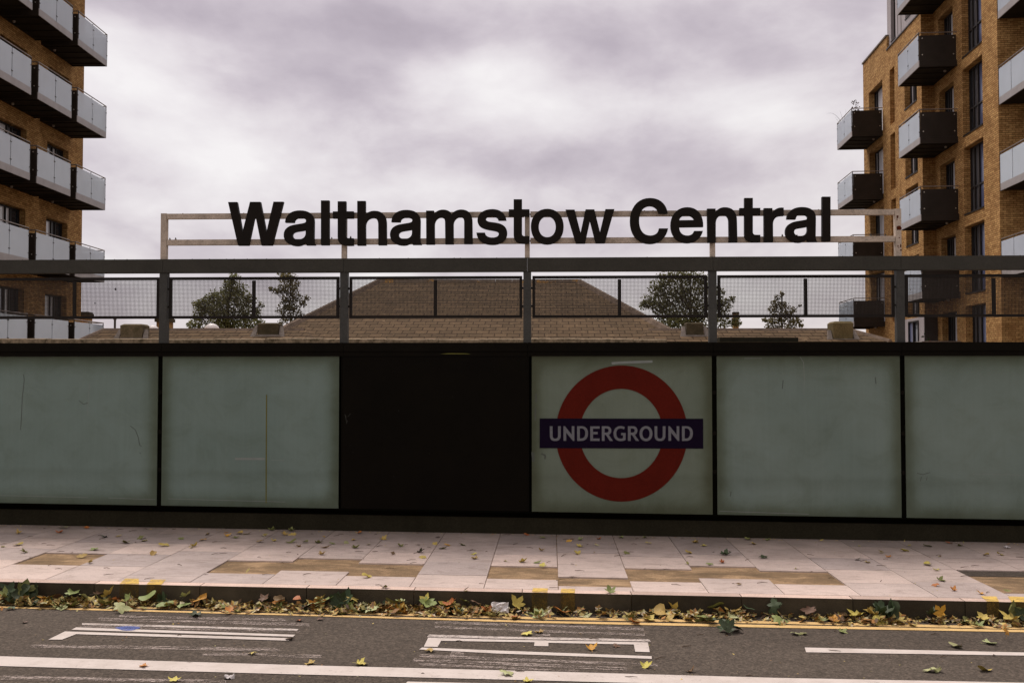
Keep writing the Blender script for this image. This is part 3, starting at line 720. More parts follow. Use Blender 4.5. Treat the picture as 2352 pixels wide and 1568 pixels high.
GLYPH = {
 'W': 'M 78 197 L 252 195 L 358 790 L 508 193 L 710 193 L 828 795 L 968 190 L 1162 190 L 940 1045 L 732 1045 L 625 515 L 590 515 L 478 1047 L 272 1047 Z',
 'a': A_, 't': T_, 'l': L_,
 'h': 'M 728 175 L 890 175 L 890 438 C 935 390 1000 368 1070 368 C 1220 368 1302 460 1302 620 L 1305 1040 L 1142 1040 L 1140 640 C 1140 550 1105 507 1040 507 C 950 507 892 570 892 670 L 895 1047 L 730 1047 Z',
 'm': 'M 118 365 L 270 365 L 275 425 C 320 370 390 345 450 345 C 530 345 590 375 620 430 C 665 372 740 343 810 343 C 950 343 1025 430 1025 580 L 1030 1017 L 865 1017 L 865 600 C 865 530 845 490 790 490 C 710 490 655 560 655 640 L 658 1022 L 495 1022 L 490 600 C 490 530 465 497 410 497 C 340 497 285 560 285 650 L 287 1027 L 122 1027 Z',
 's': 'M 1693 555 C 1680 420 1570 335 1420 335 C 1250 335 1125 420 1125 550 C 1125 670 1210 710 1330 737 L 1450 758 C 1510 768 1543 785 1543 820 C 1543 865 1495 892 1420 892 C 1330 892 1280 855 1272 795 L 1105 795 C 1115 950 1235 1032 1420 1032 C 1590 1032 1708 945 1708 800 C 1708 680 1620 620 1480 600 L 1370 585 C 1320 575 1290 560 1290 527 C 1290 495 1330 478 1400 478 C 1480 478 1525 500 1535 555 Z',
 'o': 'M 534 329 C 722 329 857 470 857 678 C 857 884 722 1025 534 1025 C 346 1025 212 884 212 678 C 212 470 346 329 534 329 Z M 534 472 C 434 472 367 555 367 678 C 367 802 434 885 534 885 C 634 885 700 802 700 678 C 700 555 634 472 534 472 Z',
 'w': 'M 893 345 L 1070 345 L 1187 795 L 1285 340 L 1457 340 L 1568 785 L 1675 335 L 1852 335 L 1663 1003 L 1483 1003 L 1372 572 L 1277 1007 L 1095 1007 Z',
 'C': 'M 858 420 C 835 240 710 117 510 117 C 270 117 118 300 118 565 C 118 840 275 1015 510 1015 C 700 1015 835 900 865 712 L 688 712 C 675 800 610 852 515 852 C 375 852 297 740 297 565 C 297 390 380 272 510 272 C 600 272 665 330 685 420 Z',
 'e': 'M 1555 682 C 1560 440 1440 297 1240 297 C 1045 297 915 440 915 650 C 915 860 1050 1000 1240 1000 C 1400 1000 1510 915 1548 762 L 1378 762 C 1355 820 1310 852 1240 852 C 1145 852 1085 790 1083 688 Z M 1085 553 C 1100 490 1155 455 1225 455 C 1305 455 1365 490 1380 548 Z',
 'n': 'M 1632 325 L 1795 325 L 1795 385 C 1845 325 1905 298 1975 298 C 2130 298 2215 390 2215 560 L 2225 985 L 2060 988 L 2055 580 C 2055 500 2020 450 1950 450 C 1860 450 1802 520 1800 610 L 1800 990 L 1640 992 Z',
 'r': 'M 865 315 L 1028 315 L 1028 400 C 1070 335 1140 303 1210 304 L 1250 307 L 1252 465 L 1200 466 C 1090 475 1040 540 1040 640 L 1043 980 L 868 982 Z',
}
ss = thing('station_sign', 'large black three-dimensional letters Walthamstow Central on a weathered off-white frame', 'sign', tuple(on_y(1211, 590, 0.03)))
YF = -0.062
for ch, g, x0s, dx, dy in (('W','W',560,0,0),('a','a',560,0,0),('l','l',560,0,0),('t','t',800,0,0),('h','h',800,0,0),('a','a',800,202,-10),('m','m',1050,0,0),('s','s',1050,0,0),
                       ('t','t',1050,1490,-40),('o','o',1300,0,0),('w','w',1300,0,0),('C','C',1560,0,0),('e','e',1560,0,0),('n','n',1560,0,0),
                       ('t','t',1800,137,-66),('r','r',1800,0,0),('a','a',1800,117,-66),('l','l',1800,108,-74)):
    to3 = lambda x, y, x0s=x0s, dx=dx, dy=dy: on_y((x0s + (x+dx)/7.84)*0.91875, (480 + (y+dy)/7.84)*0.91875, YF)
    m = MB().prism(outline(GLYPH[g]), to3, (0, 0.05, 0))
    part('letter', m, M['letter'], ss, fix=True)
# frame behind the letters
SPX = [375.5, 790, 1211, 1637, 2063.5]
tops = [(492.0,504.4),(488.8,501.0),(485.6,497.6),(482.4,494.2),(479.0,491.2)]
lows = [(551.2,564.0),(548.6,561.4),(546.0,558.8),(543.4,556.2),(541.0,553.4)]
SX = [X0(p, 520, 0.0) for p in SPX]
zbeamT = zwall(1265, 591.2, -0.02)
zt = sum(zwall(p, t[0]) for p, t in zip(SPX, tops))/5
zt2 = sum(zwall(p, t[1]) for p, t in zip(SPX, tops))/5
zl = sum(zwall(p, t[0]) for p, t in zip(SPX, lows))/5
zl2 = sum(zwall(p, t[1]) for p, t in zip(SPX, lows))/5
for i, x in enumerate(SX):
    hw = 0.031 if i in (0, 4) else 0.026
    m = MB().box(x-hw, x+hw, 0.0, 0.062, zbeamT, zt+0.004)
    po = part('post', m, M['frame'], ss)
    if i == 4:
        mm = MB(); r2 = random.Random(3)
        D3 = lambda x, y: (1874.25 + x*0.252, 395 + y*0.252)
        for cx, cy, rx, ry in ((742,408,11,16),(739,432,5,7),(757,512,24,22),(760,600,8,5),(748,676,5,10),(772,672,7,16),(774,712,9,8),(755,690,4,5)):
            pts = []
            for k in range(11):
                a = 2*math.pi*k/11; q = r2.uniform(0.7, 1.15)
                u, v_ = D3(cx+rx*q*math.cos(a), cy+ry*q*math.sin(a)); pts.append(on_y(u, v_, -0.0015))
            mm.poly(pts)
        part('rust_stain', mm, M['rust'], po)
for a, b in zip(SX, SX[1:]):
    for hi, lo in ((zt, zt2), (zl, zl2)):
        m = MB().box(a+0.034, b-0.036, 0.004, 0.058, lo, hi)
        ra = part('rail', m, M['frame'], ss)
        for x, e in ((a+0.028, 0.007), (b-0.028, -0.009)):
            part('bolt', MB().tube((x, 0.03, (hi+lo)/2), (x+e, 0.03, (hi+lo)/2), 0.011, None, 8), M['meshframe'], ra)
r4 = random.Random(4)
D4 = lambda x, y: (330.75 + x*0.25785, 422.6 + y*0.25785)
for px, py in (D4(232,495), D4(283,495), D4(1673,485), D4(1840,485), (1762,546), (1797,545), (1812,544), (1830,545), (1890,546), (2000,541), (2034,541)):
    p = on_y(px, py, 0.03); s_ = r4.uniform(0.011, 0.017)
    m = MB().tube((p.x,0.03,zl+0.0005),(p.x+r4.uniform(-.004,.004),0.03,zl+s_*2.0),s_*0.9,s_*0.25,7)
    part('stub', m, M['stub'], ss)
for px in (420, 560, 1480, 1500, 1880, 2010):
    x = X0(px, 485, 0.03); m = MB().tube((x,0.03,zt+0.0005),(x,0.03,zt+0.008),0.012,0.005,7)
    part('stub', m, M['stub'], ss)

# ------------------------------------------------------------------ beam, posts and wire screens
rl = thing('railing', 'grey steel beam and posts with wire mesh screens standing on the wall', 'railing', (0, 0.03, ZC))
zB0 = zwall(1265, 622.6, -0.02)
PPX = [-37, 374.5, 789.5, 1211, 1637.5, 2069, 2503]
PX = [X0(p, 705, 0.0) for p in PPX]
PB = [WX0] + PX + [WX1]
for a, b in zip(PB, PB[1:]):
    m = MB().box(a+0.0016, b-0.0016, -0.022, 0.085, zB0, zbeamT-0.001)
    be = part('beam', m, M['beam'], rl)
r5 = random.Random(8)
for k in range(22):
    x = r5.uniform(X0(0), X0(2352)); part('rivet', MB().tube((x,0.0,zbeamT-0.001),(x,0.0,zbeamT+0.005),0.009,0.003,6), M['beam'], rl)
for x in PX:
    m = MB().box(x-0.042, x+0.042, -0.004, 0.075, ZC+0.0005, zB0-0.0005)
    part('post', m, M['post'], rl)
zp1, zp0 = zwall(1000, 634.5, 0.03), zwall(1000, 730.5, 0.03)
PITCH_W = 0.0146
for a, b in zip(PX, PX[1:]):
    xa, xb = a + 0.055, b - 0.055; t_ = 0.030; ya, yb = 0.022, 0.050
    m = MB()
    m.box(xa, xb, ya, yb, zp1-t_, zp1); m.box(xa, xb, ya, yb, zp0, zp0+t_)
    m.box(xa, xa+t_, ya, yb, zp0+t_, zp1-t_); m.box(xb-t_, xb, ya, yb, zp0+t_, zp1-t_)
    fr = part('mesh_frame', m, M['meshframe'], rl)
    xm = (xa+xb)/2
    part('divider', MB().box(xm-0.019, xm+0.019, ya+0.002, yb-0.012, zp0+t_+0.0005, zp1-t_-0.012), M['meshframe'], fr)
    m = MB(); w_ = 0.0017; yw = 0.040
    x = xa + t_ + PITCH_W*0.6
    while x < xb - t_:
        m.box(x-w_, x+w_, yw, yw+0.0034, zp0+t_, zp1-t_); x += PITCH_W
    z = zp0 + t_ + PITCH_W*0.6
    while z < zp1 - t_:
        m.box(xa+t_, xb-t_, yw+0.0036, yw+0.0070, z-w_, z+w_); z += PITCH_W
    part('wire_mesh', m, M['wire'], fr)
    for x, s_ in ((xa, -1), (xb, 1)):
        for z in (zp0 + 0.13, zp1 - 0.13):
            m = MB().tube((x, 0.036, z), (x + s_*0.013, 0.036, z), 0.012, None, 8)
            part('lug', m, M['meshframe'], fr)

# lettering on the bar
D7z = lambda x, y: ((1330 + x/10.6909)*0.91875, (1030 + y/10.6909)*0.91875)
UL = {
 'U': 'M 475 372 L 550 372 L 550 620 C 550 680 575 705 622 705 C 670 705 695 675 695 620 L 695 372 L 770 372 L 768 630 C 765 720 710 768 622 768 C 530 768 478 720 478 630 Z',
 'N': 'M 840 372 L 880 372 L 1062 598 L 1062 372 L 1132 372 L 1132 765 L 1095 765 L 913 543 L 915 762 L 842 762 Z',
 'D': 'M 1205 372 L 1330 372 C 1440 372 1498 450 1498 560 C 1498 690 1430 765 1310 765 L 1208 765 Z M 1278 432 L 1278 700 L 1310 700 C 1385 700 1423 650 1423 560 C 1423 490 1395 435 1330 432 Z',
 'E': 'M 1555 375 L 1808 375 L 1808 438 L 1630 438 L 1630 525 L 1755 525 L 1755 588 L 1632 588 L 1632 700 L 1808 700 L 1808 765 L 1558 765 Z',
 'R': 'M 1865 372 L 1990 372 C 2075 372 2120 415 2120 485 C 2120 550 2090 585 2050 600 L 2165 765 L 2080 765 L 1975 605 L 1940 605 L 1940 765 L 1868 765 Z M 1940 432 L 1940 543 L 1980 543 C 2025 543 2048 525 2048 487 C 2048 455 2030 435 1985 432 Z',
 'G': 'M 2482 400 L 2456 460 C 2430 440 2400 432 2370 432 C 2290 432 2252 490 2252 570 C 2252 655 2295 705 2370 705 C 2400 705 2420 700 2432 692 L 2432 612 L 2382 612 L 2382 552 L 2502 552 L 2502 735 C 2465 760 2420 770 2370 770 C 2250 770 2178 690 2178 570 C 2178 450 2255 368 2370 368 C 2415 368 2455 380 2482 400 Z',
 'O': 'M 3047 368 C 3150 368 3219 450 3219 570 C 3219 690 3150 772 3047 772 C 2944 772 2875 690 2875 570 C 2875 450 2944 368 3047 368 Z M 3047 435 C 2990 435 2950 490 2950 570 C 2950 650 2990 705 3047 705 C 3104 705 3144 650 3144 570 C 3144 490 3104 435 3047 435 Z',
}
for ch, dx in (('U',0),('N',0),('D',0),('E',0),('R',0),('G',0),('R',697),('O',0),('U',2799),('N',2804),('D',2802)):
    m = MB().prism(outline(UL[ch]), lambda x, y, dx=dx: on_y(*D7z(x+dx, y), -0.0088), (0,0.001,0))
    part('letter', m, M['lettering'], bar, fix=True)
# ------------------------------------------------------------------ station building behind the wall
H = lambda py, Z: CAM.z + (856 - py)/F*Z     # height of a picture row at a depth
XC = lambda px, Z: (px - 1176)/F*Z
def P(px, py, Z): return cw(XC(px, Z), Z, H(py, Z))
st = thing('station_building', 'low station building with brown slate hipped roof, stone vents and mossy coping', 'building', tuple(cw(-1.0, 24, -1.6)))
eL, eR = P(596, 784, 21.0), P(1580, 780, 21.0); rL, rR = P(869, 646.5, 27.0), P(1330, 645.5, 27.0)
eR.z = eL.z; rR.z = rL.z
bL = cw(XC(596,21.0), 33.0, eL.z); bR = cw(XC(1580,21.0), 33.0, eR.z)
m = MB().poly([eL, eR, rR, rL]).poly([eR, bR, rR]).poly([bR, bL, rL, rR]).poly([bL, eL, rL])
roof = part('roof', m, M['slate'], st)
m = MB()
m.hexa([cw(-11.5,20.1,-1.6), cw(8.2,20.1,-1.6), cw(8.2,32.8,-1.6), cw(-11.5,32.8,-1.6), cw(-11.5,20.1,2.28), cw(8.2,20.1,2.28), cw(8.2,32.8,2.28), cw(-11.5,32.8,2.28)])
part('wall', m, M['brick'], st)
def slopebar(a, b, wd, th, name, mat, parent):
    """a flat capping laid along a roof edge"""
    a = Vector(a); b = Vector(b); d_ = (b-a).normalized(); s_ = d_.cross(Vector((0,0,1))).normalized()*wd; u = Vector((0,0,1))*th
    n = max(2, int((b-a).length/0.45)); mm = MB()
    for k in range(n):
        p = a + (b-a)*(k/n) + d_*0.004; q = a + (b-a)*((k+1)/n) - d_*0.004
        mm.hexa([p-s_-u*0.6, q-s_-u*0.6, q+s_-u*0.6, p+s_-u*0.6, p-s_*0.35+u, q-s_*0.35+u, q+s_*0.35+u, p+s_*0.35+u])
    return part(name, mm, mat, parent)
slopebar(eL, rL, 0.13, 0.07, 'hip_capping', M['hip'], roof)
slopebar(eR, rR, 0.13, 0.07, 'hip_capping', M['hip'], roof)
slopebar(rL, rR, 0.13, 0.06, 'ridge_capping', M['ridge'], roof)
def wing(name, e0, e1, r0, r1, Zb):
    b0 = Vector(e0) + FWD*Zb; b1 = Vector(e1) + FWD*Zb
    mm = MB().poly([e0, e1, r1, r0]).poly([e1, b1, r1]).poly([b1, b0, r0, r1]).poly([b0, e0, r0])
    o = part(name, mm, M['slate'], st)
    slopebar(r0, r1, 0.07, 0.035, 'ridge_capping', M['hip'], o)
    return o
zw = H(757.5, 21.5); ze = H(784, 20.5)
w1 = wing('side_roof', cw(XC(176,20.5),20.5,ze), cw(XC(720,20.5),20.5,ze), cw(XC(236,21.5),21.5,zw), cw(XC(700,21.5),21.5,zw), 2.0)
slopebar(cw(XC(176,20.5),20.5,ze), cw(XC(236,21.5),21.5,zw), 0.06, 0.03, 'hip_capping', M['hip'], w1)
w2 = wing('side_roof', cw(XC(1470,20.5),20.5,ze), cw(XC(2046,20.5),20.5,ze), cw(XC(1490,21.5),21.5,zw), cw(XC(1952,21.5),21.5,zw), 2.0)
slopebar(cw(XC(2046,20.5),20.5,ze), cw(XC(1952,21.5),21.5,zw), 0.075, 0.04, 'hip_capping', M['hip'], w2)
def vent(px0, px1, py0, py1, Z, mat, lean=0.0):
    a = XC(px0, Z); b = XC(px1, Z); z0 = H(py1, Z); z1 = H(py0, Z); d_ = (b-a)*0.9; h = z1-z0
    mm = MB(); c = lambda x, z_, dz: cw(x, Z+dz, z_)
    i = 0.05*(b-a); zt_ = z1 - 0.12*h
    mm.hexa([c(a+i,z0-0.15,0), c(b-i,z0-0.15,0), c(b-i,z0-0.15,d_), c(a+i,z0-0.15,d_), c(a,zt_,-0.0), c(b,zt_,0), c(b,zt_,d_), c(a,zt_,d_)])
    mm.hexa([c(a,zt_+0.002,0), c(b,zt_+0.002,0), c(b,zt_+0.002,d_), c(a,zt_+0.002,d_), c(a+i*1.6+lean,z1,i*2), c(b-i*1.6,z1,i*2), c(b-i*1.6,z1,d_-i), c(a+i*1.6+lean,z1,d_-i)])
    o = part('roof_vent', mm, mat, st)
    f = MB(); e = 0.09
    zb_ = z0 - 0.02
    f.hexa([c(a-e,zb_-0.06,-0.05), c(b+e,zb_-0.06,-0.05), c(b+e,zb_-0.06,-0.02), c(a-e,zb_-0.06,-0.02), c(a-0.03,zb_+0.01,-0.03), c(b+0.03,zb_+0.01,-0.03), c(b+0.03,zb_+0.01,-0.004), c(a-0.03,zb_+0.01,-0.004)])
    for s_, x in ((-1, a), (1, b)):
        f.hexa([c(x+s_*0.14,zb_-0.05,-0.06), c(x+s_*0.02,zb_-0.05,-0.06), c(x+s_*0.02,zb_-0.05,-0.02), c(x+s_*0.14,zb_-0.05,-0.02),
                c(x+s_*0.07,zb_+0.20,0.12), c(x+s_*0.004,zb_+0.20,0.12), c(x+s_*0.004,zb_+0.20,0.16), c(x+s_*0.07,zb_+0.20,0.16)])
    part('flashing', f, M['lead'], o)
M['ventdark'] = stone_mat('dark_weathered_stone', (0.095,0.075,0.045), (0.045,0.038,0.022))
M['ventolive'] = stone_mat('olive_stone', (0.16,0.125,0.062), (0.105,0.082,0.040))
vent(275, 326, 743.5, 775, 20.75, M['stone'], 0.03)
vent(590, 639, 741, 767, 20.95, M['ventdark'])
vent(1577, 1617, 740, 768, 20.95, M['ventdark'])
vent(1914, 1961, 737.5, 777, 20.7, M['ventolive'], 0.02)
for px, py, wd in ((486, 757.5, 17), (350, 759.5, 14.5)):
    Z = 23.6; c = P(px, py, Z); r_ = wd/F*Z; mm = MB(); n = 16
    ringp = []
    for k in range(6):
        a = k/5*math.pi/2; ringp.append([(c.x + r_*math.cos(a)*math.cos(2*math.pi*j/n), c.y + r_*math.cos(a)*math.sin(2*math.pi*j/n), c.z + r_*0.88*math.sin(a)) for j in range(n)])
    for A, B in zip(ringp, ringp[1:]):
        for j in range(n):
            mm.poly([A[j], A[(j+1)%n], B[(j+1)%n], B[j]])
    mm.tube((c.x,c.y,c.z-0.5), (c.x,c.y,c.z+0.001), r_*1.02, None, 16)
    part('rooflight_dome', mm, M['dome'], st, smooth=True)
# stone coping in front of the eaves
mm = MB(); zc0, zc1 = H(790, 20.0), H(779.5, 20.0); r6 = random.Random(2)
x = -12.6
while x < XC(1528, 20.0):
    L_ = r6.uniform(0.8, 1.3); e = min(x+L_, XC(1530, 20.0)); j = r6.uniform(-0.012, 0.010)
    mm.hexa([cw(x+.004,19.86,-1.6), cw(e-.004,19.86,-1.6), cw(e-.004,20.09,-1.6), cw(x+.004,20.09,-1.6), cw(x+.004,19.86,zc1+j), cw(e-.004,19.86,zc1+j), cw(e-.004,20.09,zc1+j+0.02), cw(x+.004,20.09,zc1+j+0.02)])
    x = e
part('parapet', mm, M['parapet'], st)
mm = MB(); mm.hexa([cw(XC(1530,20),19.88,-1.6), cw(8.2,19.88,-1.6), cw(8.2,20.09,-1.6), cw(XC(1530,20),20.09,-1.6), cw(XC(1530,20),19.88,H(785.5,20)), cw(8.2,19.88,H(785.5,20)), cw(8.2,20.09,H(785.5,20)), cw(XC(1530,20),20.09,H(785.5,20))])
part('eaves', mm, M['ventdark'], st)
mm = MB(); a, b = XC(1650,20.1), XC(1829,20.1)
mm.hexa([cw(a,19.95,2.2), cw(b,19.95,2.2), cw(b,20.3,2.2), cw(a,20.3,2.2), cw(a,19.95,H(775,20.1)), cw(b,19.95,H(775.5,20.1)), cw(b,20.3,H(775.5,20.1)), cw(a,20.3,H(775,20.1))])
part('gutter_box', mm, M['darkbox'], st)
# a thin post standing beyond the roof
pp = P(263, 757, 24.5)
po = MB().tube((pp.x,pp.y,-1.6),(pp.x,pp.y,H(734,24.5)),0.028,None,8); po.tube((pp.x,pp.y,H(734,24.5)),(pp.x,pp.y,H(729,24.5)),0.05,0.015,8)
o = link('roof_post', po.mesh('roof_post', M['raildark'], tuple(pp))); o.location = pp
tag(o, 'thin dark post standing behind the hipped end of the low slate roof', 'post')

# ------------------------------------------------------------------ brick chimney stacks further off
def stack(px0, px1, pytop, Z, label):
    a, b = XC(px0, Z), XC(px1, Z); zt_ = H(pytop, Z); wd = b-a
    t = thing('chimney_stack', label, 'chimney', tuple(cw((a+b)/2, Z, -1.6)))
    c = lambda x, z_, dz: cw(x, Z+dz, z_)
    def bx(x0_, x1_, z0_, z1_, d0, d1):
        return [c(x0_,z0_,d0),c(x1_,z0_,d0),c(x1_,z0_,d1),c(x0_,z0_,d1),c(x0_,z1_,d0),c(x1_,z1_,d0),c(x1_,z1_,d1),c(x0_,z1_,d1)]
    s_ = wd*0.1
    part('stack', MB().hexa(bx(a+s_, b-s_, -1.6, zt_-wd*0.35, 0, wd)), M['brick'], t)
    part('cap', MB().hexa(bx(a, b, zt_-wd*0.35, zt_-wd*0.12, -s_, wd+s_)).hexa(bx(a+s_*0.6, b-s_*0.6, zt_-wd*0.1195, zt_, -s_*.4, wd+s_*.4)), M['ventdark'], t)
    return t
stack(355, 389, 727, 44, 'square brick chimney stack behind the fence post and the white rooflight dome')
stack(1685, 1699, 716, 60, 'tiny brick chimney stack peeping out beside the bushy tree')
stack(178, 203, 716, 52, 'small brick chimney stack beside the corner of the flats with smoked end balconies')

# ------------------------------------------------------------------ blocks of flats
def wall_face(mb, f, u0, u1, z0, z1, ops, depth):
    """a wall seen as (u, z) with openings cut out; f(u, z, d) -> point, d = depth into the wall"""
    us = sorted({u0, u1, *[v for o in ops for v in o[:2] if u0 < v < u1]}); zs = sorted({z0, z1, *[v for o in ops for v in o[2:4] if z0 < v < z1]})
    for a, b in zip(us, us[1:]):
        for c, d_ in zip(zs, zs[1:]):
            um, zm = (a+b)/2, (c+d_)/2
            if any(o[0] < um < o[1] and o[2] < zm < o[3] for o in ops): continue
            mb.poly([f(a,c,0), f(b,c,0), f(b,d_,0), f(a,d_,0)])
    for o in ops:
        a, b, c, d_ = o[:4]; e = depth
        mb.poly([f(a,c,0), f(a,d_,0), f(a,d_,e), f(a,c,e)]); mb.poly([f(b,c,0), f(b,c,e), f(b,d_,e), f(b,d_,0)])
        mb.poly([f(a,d_,0), f(b,d_,0), f(b,d_,e), f(a,d_,e)]); mb.poly([f(a,c,0), f(a,c,e), f(b,c,e), f(b,c,0)])
def balcony(root, face, s, y0, y1, ztop, depth=1.43, panes=2):
    """s=+1 sticks out towards +x, -1 towards -x; face = x of the wall; y0 is the end nearer the street"""
    X = lambda q: face + s*q
    def bx(m_, a, b, ya, yb, za, zb_): m_.box(min(X(a),X(b)), max(X(a),X(b)), ya, yb, za, zb_)
    zs1 = ztop - 1.10; zs0 = ztop - 1.33
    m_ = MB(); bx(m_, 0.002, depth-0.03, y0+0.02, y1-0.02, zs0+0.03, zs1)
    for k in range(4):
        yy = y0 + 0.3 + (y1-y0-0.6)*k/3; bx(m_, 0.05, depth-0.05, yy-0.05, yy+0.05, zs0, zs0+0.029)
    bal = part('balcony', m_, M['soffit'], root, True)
    m_ = MB(); bx(m_, depth-0.029, depth, y0, y1, zs0, zs1+0.02); part('fascia', m_, M['fascia'], bal, True)
    m_ = MB(); bx(m_, 0.002, depth-0.03, y0, y0+0.019, zs0, zs1+0.02); part('shaded_end_fascia', m_, M['sidepanel'], bal, True)  # fascia ends painted dark, their shade put into the colour
    m_ = MB(); bx(m_, 0.002, depth-0.03, y1-0.019, y1, zs0, zs1+0.02); part('shaded_end_fascia', m_, M['sidepanel'], bal, True)
    L_ = (y1-y0)/panes
    for k in range(panes):
        m_ = MB(); bx(m_, depth-0.012, depth, y0+L_*k+0.018, y0+L_*(k+1)-0.018, zs1+0.021, ztop-0.085)
        part('glass_pane', m_, M['balglass'], bal, True)
    for k in range(panes+1):
        yy = min(max(y0+L_*k, y0+0.014), y1-0.014); m_ = MB()
        bx(m_, depth-0.035, depth-0.016 if 0 < k < panes else depth+0.002, yy-0.012, yy+0.012, zs1+0.021, ztop-0.03)
        part('baluster', m_, M['raildark'], bal, True)
        for zc_ in (zs1+0.22, ztop-0.28):
            part('clip', MB().box(min(X(depth-0.004),X(depth+0.012)), max(X(depth-0.004),X(depth+0.012)), max(y0,yy-0.05), min(y1,yy+0.05), zc_-0.018, zc_+0.018), M['raildark'], bal, True)
    for ye, q in ((y0, -1), (y1, 1)):
        m_ = MB(); bx(m_, 0.03, depth-0.04, min(ye, ye-q*0.012), max(ye, ye-q*0.012), zs1+0.021, ztop-0.11)
        sp_ = part('side_panel', m_, M['sidepanel'], bal, True)
        if q < 0:
            for xx in (0.13, depth-0.14):
                for zc_ in (zs1+0.24, ztop-0.22):
                    part('clip', MB().tube((X(xx), ye-0.0005, zc_), (X(xx), ye-0.014, zc_), 0.026, 0.022, 8), M['clip'], bal, True)
    m_ = MB(); r_ = 0.021
    m_.tube((X(depth-0.01), y0, ztop), (X(depth-0.01), y1, ztop), r_, None, 8)
    m_.tube((X(0.0), y0+0.01, ztop), (X(depth-0.01), y0+0.01, ztop), r_, None, 8); m_.tube((X(0.0), y1-0.01, ztop), (X(depth-0.01), y1-0.01, ztop), r_, None, 8)
    part('handrail', m_, M['rail'], bal, True)
    m_ = MB().tube((X(0.28), y0+0.55, zs0-0.001), (X(0.28), y0+0.55, zs0-0.07), 0.055, 0.04, 10)
    part('soffit_light', m_, M['fascia'], bal, True)
    return bal
def window(root, f, a, b, c, d_, dep, bars=(0.5,), cross=None, infill=None, mat=None):
    """frame with panes set dep into the wall"""
    t = 0.055; m_ = MB()
    def bar(u0, u1, z0, z1, e0=dep-0.06, e1=dep+0.02):
        p = [f(u0,z0,e0), f(u1,z0,e0), f(u1,z0,e1), f(u0,z0,e1), f(u0,z1,e0), f(u1,z1,e0), f(u1,z1,e1), f(u0,z1,e1)]; m_.hexa(p)
    bar(a+0.002, a+t, c+0.002, d_-0.002); bar(b-t, b-0.002, c+0.002, d_-0.002); bar(a+t, b-t, c+0.002, c+t); bar(a+t, b-t, d_-t, d_-0.002)
    for q in bars: u = a + (b-a)*q; bar(u-0.03, u+0.03, c+t, d_-t)
    if cross: z = c + (d_-c)*cross; bar(a+t, b-t, z-0.03, z+0.03, dep-0.05, dep+0.018)
    w_ = part('window', m_, M['winframe'], root, True)
    edges = [a+t] + [a + (b-a)*q for q in bars] + [b-t]
    for i, (u0, u1) in enumerate(zip(edges, edges[1:])):
        m_ = MB().poly([f(u0,c+t,dep), f(u1,c+t,dep), f(u1,d_-t,dep), f(u0,d_-t,dep)])
        part('pane', m_, (mat[i] if mat else M['winglass']), w_, True)
    m_ = MB(); m_.hexa([f(a,c-0.05,-0.03), f(b,c-0.05,-0.03), f(b,c-0.05,dep), f(a,c-0.05,dep), f(a,c,-0.03), f(b,c,-0.03), f(b,c,dep), f(a,c,dep)])
    part('sill', m_, M['winframe'], w_, True)
    return w_
HZ = CAM.z
# ---- the block on the right: local +y runs away along the side wall, local -x is outwards
a0 = math.atan(0.09)
near0 = cw(13.80 + 0.09*34.3, 34.3)
rb = thing('apartment_building', 'tall brick flats with tall slot windows, smoked balcony ends and a grey clad top storey', 'building', (near0.x, near0.y, 0), YAW - a0)
S = lambda Z: (Z - 34.3)*math.sqrt(1+0.0081)
zB = -1.6
# nearer volume
fn = lambda u, z, d_: (d_, u, z)
SJ = S(40.9)
ops = []; tall = []; doors = []
for k in range(-2, 6):
    zs_ = 12.0 - 3*k + HZ
    if zs_ < -0.5: continue
    tall.append((S(35.7), S(37.65), zs_, zs_+2.52)); doors.append((S(38.62), S(40.3), zs_-2.88+0.02, zs_-2.88+2.30))
nearops = [o for o in tall + doors if o[2] > zB+0.1]
m = MB(); wall_face(m, fn, 0, SJ, zB, 22.0, nearops, 0.33)
fe = lambda u, z, d_: (u, d_, z)
m.poly([(0,0,zB),(14,0,zB),(14,0,22),(0,0,22)]); m.poly([(14,0,zB),(14,16,zB),(14,16,22),(14,0,22)]); m.poly([(0,0,22),(14,0,22),(14,16.5,22),(0,16.5,22)])
FX = -0.50                                    # the farther volume stands half a metre proud
far_u1 = S(50.0)
m.poly([(FX,SJ,zB),(0,SJ,zB),(0,SJ,14.95+HZ),(FX,SJ,14.95+HZ)])
m.poly([(0.0,SJ,14.95+HZ),(0.0,SJ,22),(3,SJ,22),(3,SJ,14.95+HZ)])
ff = lambda u, z, d_: (FX + d_, u, z)
fops = []; slots = []; fw = []; fd = []
for k in range(-1, 6):
    slots.append((S(44.65), S(45.4), 11.35-3*k+HZ, 13.9-3*k+HZ)); fw.append((S(41.5), S(43.2), 11.49-3*k+HZ, 13.98-3*k+HZ)); fd.append((S(46.6), S(48.97), 11.42-3*k+HZ, 13.85-3*k+HZ))
P1, P2 = 14.95+HZ, 15.62+HZ
SM = S(45.8)
def clip(o, top): return o[2] > 2.4+HZ-2.0 and o[3] < top - 0.25
slots = [o for o in slots if clip(o, P1)]; fw = [o for o in fw if clip(o, P1)]; fd = [o for o in fd if clip(o, P2)]
wall_face(m, ff, SJ, SM, zB, P1, [o for o in slots+fw if o[1] < SM], 0.36)
wall_face(m, ff, SM, far_u1, zB, P2, fd, 0.36)
for o in slots: m.poly([ff(o[0],o[2],0.20), ff(o[1],o[2],0.20), ff(o[1],o[3],0.20), ff(o[0],o[3],0.20)])
m.poly([(FX,SM,P1),(FX,SM,P2),(6,SM,P2),(6,SM,P1)]); m.poly([(FX,far_u1,zB),(FX,far_u1,P2),(8,far_u1,P2),(8,far_u1,zB)])
m.poly([(FX,SJ,P1),(8,SJ,P1),(8,SM,P1),(FX,SM,P1)]); m.poly([(FX,SM,P2),(8,SM,P2),(8,far_u1,P2),(FX,far_u1,P2)])
